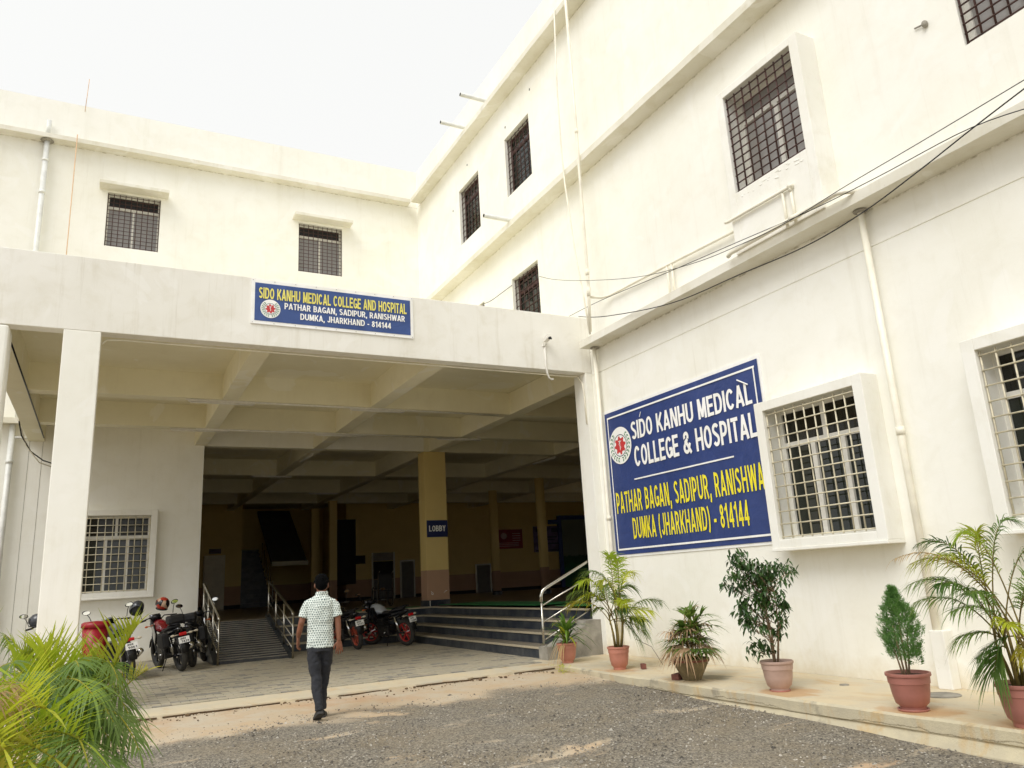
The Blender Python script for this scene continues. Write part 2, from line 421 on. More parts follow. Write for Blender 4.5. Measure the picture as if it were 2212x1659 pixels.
# porch apron: pavers + cement margin
def make_paving():
    base = MB(); base.box(-14, -.0, 0.0, Y2, -.2, ZP-.012)
    pv = tag(base.build('paving', m_joint), kind='structure')
    mb = MB(); rng = random.Random(3); L_, W_ = .205, .105; g = .008; row = 0; y = .02
    while y < Y2-.02:
        x = -9.0 + (row % 2)*L_/2
        while x < -.02:
            x1 = min(x+L_-g, -.02); y1 = min(y+W_-g, Y2-.02)
            if not ((x > -5.15 and x1 < -3.75 and y > 5.0) ):
                mb.cur = rng.choices([0,1,2], [.5,.32,.18])[0]; dz = rng.uniform(-.003, .003)
                # wavy interlocking outline: two kinks per long side
                if x1-x > .05:
                    k = .016; xm = (x+x1)/2; zt = ZP+dz; zb = ZP-.02
                    top = [(x,y+k,zt),(xm,y-k*.3,zt),(x1,y+k,zt),(x1,y1+k,zt),(xm,y1-k*.3,zt),(x,y1+k,zt)]
                    bot = [(a,b,zb) for a,b,_ in top]
                    mb.add(top+bot, [(0,1,2,3,4,5)]+[(i,(i+6),(i+1)%6+6,(i+1)%6) for i in range(6)])
            x += L_
        y += W_; row += 1
    tag(mb.build('paver', m_pav, pv), kind='stuff')
    # cement margin sloping to the yard, with a ragged broken edge
    mb = MB(); n = 110; top0 = []; top1 = []; bot = []
    for i in range(n+1):
        x = -14 + i*(12.85)/n
        e = -.50 + .10*noise.noise(Vector((x*1.1,0,0))) + .05*noise.noise(Vector((x*5,1,0))) + (.10 if x > -2.6 else 0)
        top0.append((x, 0.0, ZP-.004)); top1.append((x, e, gz(-1)+.035+.01*noise.noise(Vector((x*3,4,0))))); bot.append((x, e-.012, gz(-1)-.05))
    mb.v = top0+top1+bot; N = n+1
    for i in range(n):
        mb.f += [(i+N, i+1+N, i+1, i), (i+2*N, i+1+2*N, i+1+N, i+N)]; mb.m += [0,0]
    tag(mb.build('cement_apron', m_screed), kind='structure')
make_paving()

def rubble():
    rng = random.Random(12); mb = MB()
    for k in range(240):
        x = rng.uniform(-6.6, -1.5); e = -.50 + .10*noise.noise(Vector((x*1.1,0,0))) + .05*noise.noise(Vector((x*5,1,0))) + (.10 if x > -2.6 else 0)
        y = e - abs(rng.gauss(0,.22)); r_ = rng.uniform(.004,.013) if rng.random() < .93 else rng.uniform(.018,.03); mb.cur = 1 if rng.random() < .75 else 0
        mb.ellip((x, y, gz(y)+r_*.3), (r_*rng.uniform(.7,1.3), r_, r_*.6), Matrix.Rotation(rng.uniform(0,3),3,'Z'), 5, 4)
    tag(mb.build('rubble', [m_screed, simple('rubble_brown','6e5a42',.95,var=.3,sc=30)]), 'crumbled cement bits along the broken edge of the cement apron', 'rubble', kind='stuff')
    mb = MB(); pts = []
    for i in range(200):                     # dark broken lip
        x = -6.8+5.6*i/199; e = -.50 + .10*noise.noise(Vector((x*1.1,0,0))) + .05*noise.noise(Vector((x*5,1,0))) + (.10 if x > -2.6 else 0)
        if noise.noise(Vector((x*2.1,7,0))) > -.12: pts.append((x, e-.012, gz(-1)+.012))
        else:
            if len(pts) > 2: mb.tube(pts, .009, 5)
            pts = []
    if len(pts) > 2: mb.tube(pts, .009, 5)
    tag(mb.build('broken_edge', simple('crack_soil','5a4630',1,var=.3,sc=30)), kind='structure')
rubble()
# raised walk along the right wall
def make_walk():
    mb = MB(); ys = np.linspace(-14, 0.35, 120); rows = []
    rng = random.Random(1)
    for y in ys:
        e = -1.36 + .022*noise.noise(Vector((0, y*1.7, 0))) + .012*noise.noise(Vector((2, y*6, 0)))
        if y > -2.2: e += .10*(y+2.2)/2.5
        zt = ZP + .008*noise.noise(Vector((5, y*2, 0)))
        foot = -.05 - .03*max(0, noise.noise(Vector((8, y*.9, 0))))
        rows.append([(-.002,y,ZP+.002), (-.7,y,ZP), (e+.03,y,zt), (e,y,zt-.016), (e+.004,y,ZP-.10), (e+.022 if int(y*2)%3 else e+.012,y,ZP-.115), (e-.02,y,ZP-.2), (e-.03,y,-.2)])
    m = len(rows[0])
    mb.v = [p for r_ in rows for p in r_]
    for j in range(len(rows)-1):
        for i in range(m-1):
            mb.f.append((j*m+i, j*m+i+1, (j+1)*m+i+1, (j+1)*m+i)); mb.m.append(0 if i < 2 else 1)
    e1 = len(rows)-1; mb.f.append(tuple(e1*m+i for i in range(m))); mb.m.append(1)
    tag(mb.build('walkway', [m_screed, m_kerb], None, False), kind='structure')
make_walk()
# manhole covers lying flush in the walk
def manhole(x, y, r_, label):
    mb = MB(); mb.lathe([(r_, 0), (r_, .008), (r_*.93, .010), (r_*.93, .006), (r_*.3, .007), (r_*.001, .007)], (x, y, ZP), 28)
    tag(mb.build('manhole_cover', m_conc, None), label, 'manhole cover', 'covers set in the walkway')
manhole(-.42, -5.55, .15, 'round grey manhole cover on the walkway by the foot of the boxed drainpipe')
manhole(-.45, -4.55, .045, 'tiny round drain cover on the walkway between two potted trees')

# ------------------------------------------------------------------ windows
def bars(mb, fr, u0, u1, z0, z1, n, nu, nz, r_=.008, ov=0):
    for i in range(nu+1):
        u = u0+.012+(u1-u0-.024)*i/nu
        mb.tube([fr.p(u, n, z0+.01), fr.p(u, n, z1-.015)], r_, 5)
    for i in range(nz+1):
        z = z0+.03+(z1-z0-.08)*i/nz
        mb.tube([fr.p(u0+.005, n+.01, z), fr.p(u1-.005, n+.01, z)], r_*.85, 5)
def window(parent, fr, u0, u1, z0, z1, style, box=0, label=None):
    """style: 'ground' | 'brown' | 'wing' | 'dark' ; box = projection of plaster surround"""
    f = MB(); t = .045; nf = -.16 + (box*.55 if box else 0)
    nb0, nb1 = nf-.03, nf+.02
    zt = z1-(z1-z0)*(.28 if style == 'ground' else .24)
    fr.box(f, u0, u0+t, nb0, nb1, z0, z1); fr.box(f, u1-t, u1, nb0, nb1, z0, z1)
    fr.box(f, u0+t, u1-t, nb0, nb1, z0, z0+t); fr.box(f, u0+t, u1-t, nb0, nb1, z1-t, z1)
    fr.box(f, u0+t, u1-t, nb0+.002, nb1+.004, zt-.03, zt+.03)
    U = lambda k: u0+(u1-u0)*k
    panes = []
    if style == 'ground':
        fr.box(f, U(.5)-.025, U(.5)+.025, nb0, nb1, zt+.03, z1-t)
        for k in (.355, .675): fr.box(f, U(k)-.03, U(k)+.03, nb0-.01, nb1+.008, z0+t, zt-.03)
        panes = [(u0+t, U(.5)-.025, zt+.03, z1-t, m_glasst), (U(.5)+.025, u1-t, zt+.03, z1-t, m_glasst),
                 (u0+t, U(.355)-.03, z0+t, zt-.03, m_glassd), (U(.355)+.03, U(.675)-.03, z0+t, zt-.03, m_glassd), (U(.675)+.03, u1-t, z0+t, zt-.03, m_glassd)]
        mg, nu, nz, br = m_cream, 9, 10, .0092
    elif style == 'brown':
        fr.box(f, U(.52)-.03, U(.52)+.03, nb0-.01, nb1+.008, z0+t, zt-.03)
        panes = [(u0+t, u1-t, zt+.03, z1-t, m_glassb), (u0+t, U(.52)-.03, z0+t, zt-.03, m_glassg), (U(.52)+.03, u1-t, z0+t, zt-.03, m_glassg)]
        mg, nu, nz, br = m_brown, 8, 12, .011
    elif style == 'wing':
        fr.box(f, U(.5)-.02, U(.5)+.02, nb0-.01, nb1+.006, z0+t, zt-.03)
        panes = [(u0+t, u1-t, zt+.03, z1-t, m_black), (u0+t, U(.5)-.02, z0+t, zt-.03, m_glassb), (U(.5)+.02, u1-t, z0+t, zt-.03, m_glassb)]
        mg, nu, nz, br = m_brown, 9, 13, .0085
    else:
        panes = [(u0+t, u1-t, zt+.03, z1-t, m_glassd), (u0+t, U(.5), z0+t, zt-.03, m_glassd), (U(.5), u1-t, z0+t, zt-.03, m_glassd)]
        mg, nu, nz, br = m_brown, 6, 9, .0095
    w = f.build('window', m_white if style != 'dark' else m_brown, parent)
    if label: w['label'] = label
    for a, b, c, d, mm in panes:
        p = MB(); fr.box(p, a, b, nf-.012, nf-.004, c, d); p.build('pane', mm, w)
    g = MB(); gn = (box-.05) if box else -.035
    if style in ('dark',): gn = -.07
    bars(g, fr, u0+.004, u1-.004, z0, z1, gn, nu, nz, br)
    g.build('grille', mg, w, True)
    if box:
        s = MB(); o = .12; T0 = z1+.11 if style == 'ground' else z1+.10; B0 = z0-.09 if style == 'ground' else H1+.115
        wallgrid(s, fr, u0-o, u1+o, B0, T0, [(u0, u1, z0, z1)], .0, box)
        if style == 'ground': fr.box(s, u0-o+.0, u1+o+.0, 0, box+.012, B0-.035, B0)
        s.build('surround', m_trim, w, bevel=.006)
    r = MB()   # room behind
    if style in ('ground', 'brown'):
        rr0 = MB(); a, b, c, d, e = u0-.6, u1+.6, -2.2, z0-.6, z1+.5
        fr.box(rr0, a, b, c-.02, c, d, e); fr.box(rr0, a-.02, a, c, -.27, d, e); fr.box(rr0, b, b+.02, c, -.27, d, e)
        fr.box(rr0, a, b, c, -.27, d-.02, d); fr.box(rr0, a, b, c, -.27, e, e+.02)
        rr0.build('room_lining', m_room, w)
        cu = MB(); n_ = 26
        for (ua, ub) in (((.55,.98),(.02,.14)) if style == 'ground' else ((.04,.3),(.66,.9))):
            top = []; bo = []
            zc0 = (z0+.1 if style == 'brown' else zt+.03)
            for i in range(n_+1):
                uu_ = U(ua+(ub-ua)*i/n_); nn = nf-.13+.025*math.sin(i*1.9)
                top.append(fr.p(uu_, nn, z1-.03)); bo.append(fr.p(uu_, nn*1.02, zc0+.02*math.sin(i*.8)))
            b_ = len(cu.v); cu.v += [tuple(q) for q in top+bo]
            for i in range(n_): cu.f.append((b_+i, b_+i+1, b_+n_+2+i, b_+n_+1+i)); cu.m.append(0)
        cu.build('curtain', m_curtain, w, True)
    return w

# ------------------------------------------------------------------ right wing (three storeys)
FR = FX(0)
RW = thing('hospital_wing', (0, -5, 0), 'tall white three storey hospital wing with barred windows and long ledges', 'building')
holesR = [(3.79, 5.04, 1.80, 3.27), (6.33, 7.58, 1.80, 3.27)]
up = [(3.9, 5.0, 6.0, 7.34), (6.70, 7.80, 6.2, 7.5), (-2.55, -1.49, 6.05, 7.38), (-4.92, -3.85, 6.05, 7.38),
      (-2.52, -1.47, 9.18, 10.52), (-4.92, -3.84, 9.14, 10.52)]
w = MB()
wallgrid(w, FR, 0.0, 14, -.2, 4.70, holesR, -.25, 0)                 # ground storey, under the joint
FR.box(w, 0.0, 14, -.25, -.012, 4.70, 4.712)                         # recessed joint line
wallgrid(w, FR, 0.0, 14, 4.712, H1, [], -.25, 0)
wallgrid(w, FR, -Y2, 0.0, 5.335, HPR, up, -.25, 0)
wallgrid(w, FR, 0.0, 14, H1, HPR, up, -.25, 0)
w.build('wall', m_wall, RW)
b = MB(); b.box(.3, 11, -14, 0.0, -.2, H1); b.box(2.6, 11, -14, Y2+8, H1+.4, HPR-1); 
# solid core behind the rooms, kept clear of the window rooms
b = MB(); b.box(2.9, 11, -14, 0.2, -.2, HPR-.9); b.box(2.9, 11, .2, Y2+9, HB+.8, HPR-.9); b.box(.25, 2.9, -14, Y2+.2, HPR-1.1, HPR-.9)
b.box(.25, 2.9, -14.2, -14, -.2, HPR); b.box(.25, 2.9, .0, .2, -.2, HB+.8); b.box(.25, 2.9, .2, Y2, HB+.6, HB+.8)
b.build('building_core', m_wall2, RW)
for z, d in ((H1, .28), (H2, .28), (H3, .28)):
    l = MB(); n_ = 90; y0, y1 = (-14, -.13) if z == H1 else (-14, Y2 if z < H3 else Y2-.28)
    rows = []
    for i in range(n_+1):
        y = y0+(y1-y0)*i/n_; j = .006*noise.noise(Vector((z, y*2.3, 0)))
        rows.append([(.0,y,z), (-d+j,y,z+.002*noise.noise(Vector((z,y*4,7)))), (-d+j,y,z+.115), (-.002,y,z+.125)])
    l.loft(rows)
    lo = l.build('ledge', m_ledge, RW)
    # thin drip line of unpainted mortar under the ledge against the wall
wt = [window(RW, FR, *up[0], 'brown', .30, 'window in a deep white plaster box with brown bars'),
      window(RW, FR, *up[1], 'brown'), window(RW, FR, *up[2], 'dark'), window(RW, FR, *up[3], 'dark'),
      window(RW, FR, *up[4], 'dark'), window(RW, FR, *up[5], 'dark'),
      window(RW, FR, *holesR[0], 'ground', .25), window(RW, FR, *holesR[1], 'ground', .25)]
for (u0,u1,z0,z1) in up[2:]:
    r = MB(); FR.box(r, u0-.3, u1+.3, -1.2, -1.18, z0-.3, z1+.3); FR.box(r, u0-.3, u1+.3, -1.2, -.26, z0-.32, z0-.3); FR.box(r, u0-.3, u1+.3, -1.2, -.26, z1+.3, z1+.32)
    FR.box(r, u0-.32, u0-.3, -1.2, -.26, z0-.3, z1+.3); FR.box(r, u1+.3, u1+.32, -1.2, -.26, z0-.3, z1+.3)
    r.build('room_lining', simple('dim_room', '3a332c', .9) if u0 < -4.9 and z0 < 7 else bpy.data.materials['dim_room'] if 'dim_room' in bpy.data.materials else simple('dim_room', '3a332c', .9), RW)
# overflow spouts
for y, z in ((2.86, 11.62), (3.97, 11.62), (2.03, 8.40)):
    mb = MB(); n_ = 14; c = Vector((-.82, y, z)); rings = []
    for x_, r_ in ((-.05,.045), (-.82,.045), (-.82,.037), (-.6,.036)):
        rings.append([Vector((x_, y+r_*math.cos(2*PI*k/n_), z+r_*math.sin(2*PI*k/n_))) for k in range(n_)])
    mb.loft(rings[:3], False); mb.cur = 1; mb.loft(rings[2:], False); mb.add([rings[3][k] for k in range(n_)], [tuple(range(n_))]); mb.build('spout', [m_pipew, m_black], RW, True)  # inside of the mouth coloured black to stand for its shade
def pipe(parent, pts, r_=.035, mat=None, name='drainpipe', joints=()):
    mb = MB(); mb.tube(pts, r_, 12)
    o = mb.build(name, mat or m_pipe, parent, True)
    if joints:
        for p, q in joints:
            k = MB(); k.tube([p, q], r_*1.22, 12); k.build('pipe_collar', mat or m_pipe, o, True)
    return o
V3 = lambda *a: Vector(a)
pipe(RW, [(-.31,-.62,11.9),(-.32,-.62,8.8),(-.33,-.60,6.0),(-.30,-.50,5.28)], .026, m_pipe, 'drainpipe', [(V3(-.32,-.62,8.84),V3(-.32,-.62,8.76)), (V3(-.33,-.61,6.3),V3(-.33,-.60,6.2)), (V3(-.33,-.6,6.0),V3(-.325,-.58,5.85))])
pipe(RW, [(-.30,-.22,11.56),(-.31,-.12,10),(-.31,-.10,8.75),(-.32,-.14,8.1),(-.33,-.30,6.7),(-.32,-.42,5.95),(-.30,-.49,5.24)], .014, m_pipe, 'conduit')
pipe(RW, [(-.08,-5.37,H1+.01),(-.08,-5.37,ZP)], .035, m_pipe, 'drainpipe', [(V3(-.08,-5.37,2.78),V3(-.08,-5.37,2.7))])
pipe(RW, [(-.09,-.265,H1-.0),(-.09,-.27,1.9),(-.09,-.28,ZP)], .032, m_pipe, 'drainpipe', [(V3(-.09,-.27,2.4),V3(-.09,-.27,2.33))])
mb = MB(); mb.box(-.125, -.002, -5.46, -5.315, ZP, .87); mb.build('pipe_boxing', m_trim, RW, bevel=.008)
for y in (-5.37, -.265):
    mb = MB(); mb.lathe([(.075, H1-.012), (.07, H1-.02), (.035, H1-.03)], (-.08, y, 0), 16); mb.build('pipe_flange', m_conc, RW)
pipe(RW, [(-.335,-3.70,5.69),(-.335,-3.75,5.68),(-.335,-4.74,5.66),(-.335,-4.74,5.60)], .020, m_pipe, 'water_pipe', [(V3(-.335,-4.72,5.665),V3(-.335,-4.78,5.66))])
pipe(RW, [(-.325,-4.62,5.64),(-.325,-4.62,5.22)], .016); pipe(RW, [(-.325,-4.74,5.62),(-.325,-4.74,5.22)], .017)
pipe(RW, [(-.34,-3.68,5.245),(-.37,-3.76,5.255),(-.37,-5.34,5.265),(-.34,-5.42,5.25),(-.2,-5.52,5.24)], .026, m_pipe, 'water_pipe', [(V3(-.37,-4.7,5.262),V3(-.37,-4.84,5.262))])
pipe(RW, [(-.30,-.52,5.86),(-.10,-.62,5.84),(-.06,-.8,5.82),(-.06,-2.2,5.76),(-.06,-3.70,5.68)], .022, m_pipe, 'water_pipe')
pipe(RW, [(-.06,-2.21,5.76),(-.06,-2.21,5.22)], .016); pipe(RW, [(-.06,-2.31,5.75),(-.06,-2.31,5.22)], .016)
# rough mortar blob left by a removed bracket
mb = MB(); mb.ellip((-.02,-6.39,6.67), (.035,.03,.04)); mb.tube([(-.02,-6.36,6.68),(-.015,-6.28,6.70)], .008, 6); mb.build('mortar_lump', m_conc, RW, True)
for (y, z) in ((1.35,10.98), (2.45,10.78), (4.4,10.95), (5.3,10.2)):
    mb = MB(); mb.ellip((-.001,y,z), (.004,.022,.03), None, 8, 5); mb.build('putlog_hole', m_black, RW, True)
# peeling dabs of mortar beneath the boxed window
mb = MB(); rg = random.Random(8)
for i in range(22):
    mb.ellip((-.3005, rg.uniform(-4.95,-3.95), rg.uniform(5.86,5.97)), (.004, rg.uniform(.01,.04), rg.uniform(.005,.014)), None, 7, 5)
tag(mb.build('mortar_smear', m_trim, RW, True), kind='stuff')

# ------------------------------------------------------------------ left wing
FL = FY(Y2)
LW = thing('hospital_wing', (-7, Y2, 0), 'lower white two storey hospital wing behind the porch roof with shaded upper windows', 'building')
ul = [(-7.38, -6.29, 9.16, 10.46), (-3.15, -2.06, 9.15, 10.45)]
gl = [(-7.37, -6.11, 1.72, 3.24)]
w = MB()
wallgrid(w, FL, -14, -5.13, -.2, HB, gl, -.25, 0)
wallgrid(w, FL, -14, -.001, HB, HPR, ul, -.25, 0)
w.build('wall', m_wall, LW)
w = MB(); w.box(-14, -5.13, Y2+3, Y2+9, -.2, HPR-.9); w.box(-14, -.0, Y2+2.6, Y2+9, HB+.8, HPR-.9); w.box(-14, -.0, Y2+.25, Y2+2.6, HPR-1.1, HPR-.9)
w.box(-5.33,-5.13,Y2+.25,Y2+3,-.2,HB); w.box(-14,2.9,Y2+.25,Y2+2.6,HB+.62,HB+.8)
w.build('building_core', m_wall2, LW)
l = MB(); rows = []
for i in range(81):
    x = -14 + (14-.28)*i/80; j = .006*noise.noise(Vector((x*2, 3, 0)))
    rows.append([(x, Y2, H3), (x, Y2-.25+j, H3), (x, Y2-.25+j, H3+.10), (x, Y2-.002, H3+.115)])
l.loft(rows); l.build('ledge', m_ledge, LW)
l = MB(); l.box(-14, -8.6, Y2-.25, Y2, H1-.05, H1+.06); l.build('ledge', m_ledge, LW)
for u in ul:
    window(LW, FL, *u, 'wing')
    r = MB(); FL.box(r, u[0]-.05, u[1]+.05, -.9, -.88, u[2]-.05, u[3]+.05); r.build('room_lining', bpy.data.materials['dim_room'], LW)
for a, b_ in ((-7.55,-6.14), (-3.31,-1.86)):
    mb = MB(); FL.box(mb, a, b_, 0, .34, 10.50, 10.575); mb.build('window_shade', m_ledge, LW, bevel=.008)
window(LW, FL, *gl[0], 'ground', .15)
pipe(LW, [(-8.62,7.59,11.9),(-8.62,7.59,11.56)], .05, m_pipew, 'vent_pipe')
pipe(LW, [(-8.62,7.58,11.40),(-8.63,7.58,5.2)], .055, m_pipew, 'drainpipe', [(V3(-8.62,7.58,10.2),V3(-8.62,7.58,10.12)), (V3(-8.62,7.58,10.95),V3(-8.62,7.58,10.9))])
mb = MB(); mb.lathe([(.13, 11.395), (.12, 11.385), (.06, 11.37)], (-8.62, 7.58, 0), 16); mb.build('pipe_flange', m_conc, LW)
pipe(LW, [(-8.70,7.58,5.05),(-8.70,7.58,.4)], .055, m_pipew, 'drainpipe', [(V3(-8.7,7.58,4.35),V3(-8.7,7.58,4.28))])
pipe(LW, [(-8.70,7.58,4.80),(-8.35,7.58,4.80)], .025, m_pipew, 'water_pipe')
pipe(LW, [(-8.05,7.37,11.56),(-8.05,7.37,5.5)], .010, simple('copper_orange', 'd9b48c', .5), 'conduit')
pipe(LW, [(-7.96,7.6,12.3),(-7.93,7.6,13.15)], .007, bpy.data.materials['copper_orange'], 'aerial_rod')
for x in (-8.4, -8.17):
    mb = MB(); mb.box(x, x+.006, Y2-.004, Y2-.001, ZP, HB); mb.build('wall_joint', m_conc, LW)

# ------------------------------------------------------------------ porch
PO = thing('entrance_porch', (-4, 3, 0), 'flat roofed white entrance porch with deep ceiling beams and square columns', 'porch')
mb = MB(); mb.box(-8.6, -.001, 0.0, .2, HB, HP); mb.build('fascia', m_wall2, PO, bevel=.008)
mb = MB(); mb.box(-8.6, .0, .2, Y2-.001, 5.19, 5.33); mb.box(-8.6, -8.45, .2, Y2-.001, 5.33, HP); mb.build('roof_slab', m_soffit, PO)
def beam(x0, x1, y0, y1, parent=PO, zt=5.19, mat=None):
    mb = MB(); mb.box(x0, x1, y0, y1, HB, zt); return mb.build('beam', mat or m_soffit, parent)
XB = [(3.22, 3.47), (5.70, 5.95)]
YB = [(-8.42, -8.14), (-5.33, -5.08), (-2.75, -2.49), (.14, .42)]
for i, (a, b_) in enumerate(XB): 
    for (p, q) in ((-8.14, -5.33), (-5.08, -2.75), (-2.49, .14)): beam(p, q, a, b_)
for p, q in YB: beam(p, q, .2 if p < 0 else .4, Y2-.0005)
mb = MB(); mb.box(-7.54, -7.14, .001, .4, ZP-.01, HB); mb.build('column', m_wall, PO, bevel=.01)
mb = MB(); mb.box(-8.50, -8.09, .001, .4, ZP-.01, HB); mb.build('column', m_wall, PO, bevel=.03)
mb = MB(); mb.box(-.13, .0, .001, .35, ZP-.01, HB-.002); mb.box(0, .45, .0, .35, ZP-.01, HB-.002); mb.build('pilaster', m_wall, PO, bevel=.006)
pipe(PO, [(-7.13,.22,4.66),(-7.08,.225,4.72),(-6.9,.23,4.735),(-.3,.23,4.735),(-.16,.2,4.73),(-.14,.1,4.60),(-.15,.05,4.44),(-.14,.05,3.9)], .013, m_pipe, 'conduit')
pipe(PO, [(-5.9,3.26,HB-.014),(-.1,3.26,HB-.018)], .018, m_white, 'conduit')
pipe(PO, [(-5.5,5.74,HB-.014),(0,5.74,HB-.018)], .018, m_white, 'conduit')
pipe(PO, [(-8.12,.45,4.70),(-8.13,3,4.735),(-8.13,7.2,4.735)], .011, m_dark, 'conduit')
pipe(PO, [(-8.42,5.6,4.72),(-8.40,6.0,4.55),(-8.28,6.5,4.35),(-8.1,7.0,4.26),(-7.8,7.5,4.22)], .012, m_cable, 'conduit')
pipe(PO, [(-8.40,5.8,4.66),(-8.34,6.3,4.42),(-8.15,6.9,4.2),(-7.8,7.55,4.15)], .010, m_pipe, 'conduit')
def tubelight(x0, y0, x1, y1, label, z=HB-.03):
    d = Vector((x1-x0, y1-y0, 0)); a = math.atan2(d.y, d.x); c = Vector(((x0+x1)/2, (y0+y1)/2, z))
    t = thing('tube_light', c, label, 'tube light', 'unlit tube lights under the porch ceiling')
    rot = Matrix.Rotation(a, 3, 'Z'); mb = MB(); mb.obox(c+Vector((0,0,.012)), (d.length, .05, .03), rot); mb.build('batten', m_white, t)
    mb = MB(); n_ = d.normalized(); mb.tube([c-n_*(d.length/2-.03)+Vector((0,0,-.012)), c+n_*(d.length/2-.03)+Vector((0,0,-.012))], .012, 8); mb.build('tube', m_white, t, True)
tubelight(-5.85, 3.35, -4.78, 3.35, 'white tube light on the front ceiling beam, left of the two')
tubelight(-3.10, 3.35, -2.05, 3.35, 'white tube light on the front ceiling beam, right of the two')
tubelight(-5.95, 5.83, -4.85, 5.83, 'white tube light on the second ceiling beam, leftmost of three')
tubelight(-3.15, 5.83, -2.05, 5.83, 'white tube light on the second ceiling beam, middle of three')
tubelight(-.40, 5.83, .70, 5.83, 'white tube light on the second ceiling beam, rightmost of three')
tubelight(-3.4, 12.2, -2.3, 12.2, 'tube light on a dark lobby beam, nearest the porch on the left side')
tubelight(-2.62, 8.3, -2.62, 9.6, 'tube light running away into the lobby under the middle long beam')
tubelight(3.95, 7.9, 3.95, 9.2, 'tube light under the lobby beam right of the lobby sign column')
tubelight(-.9, 16.2, .1, 16.2, 'tube light on the far lobby beam between dark coffers')
# CCTV camera
t = thing('security_camera', (-.87,-.05,5.2), 'small white bullet security camera with black face above the porch opening', 'security camera')
mb = MB(); mb.box(-.905,-.835,-.035,-.0,5.13,5.17); mb.tube([(-.87,-.03,5.15),(-.87,-.07,5.18),(-.87,-.09,5.21)], .014, 8); mb.build('bracket', m_white, t)
mb = MB(); mb.obox((-.865,-.11,5.24), (.075,.15,.07), Matrix.Rotation(R(-12),3,'X')); mb.build('housing', m_white, t, bevel=.008)
mb = MB(); mb.obox((-.865,-.187,5.224), (.062,.006,.058), Matrix.Rotation(R(-12),3,'X')); mb.tube([(-.865,-.188,5.224),(-.865,-.196,5.222)], .018, 12); mb.build('lens', m_black, t)
mb = MB(); mb.tube([(-.87,-.014,5.13),(-.87,-.014,4.80),(-.86,-.014,4.70),(-.83,-.014,4.61),(-.78,-.01,4.585),(-.745,.0,4.60)], .015, 8); mb.build('cable', m_white, t, True)

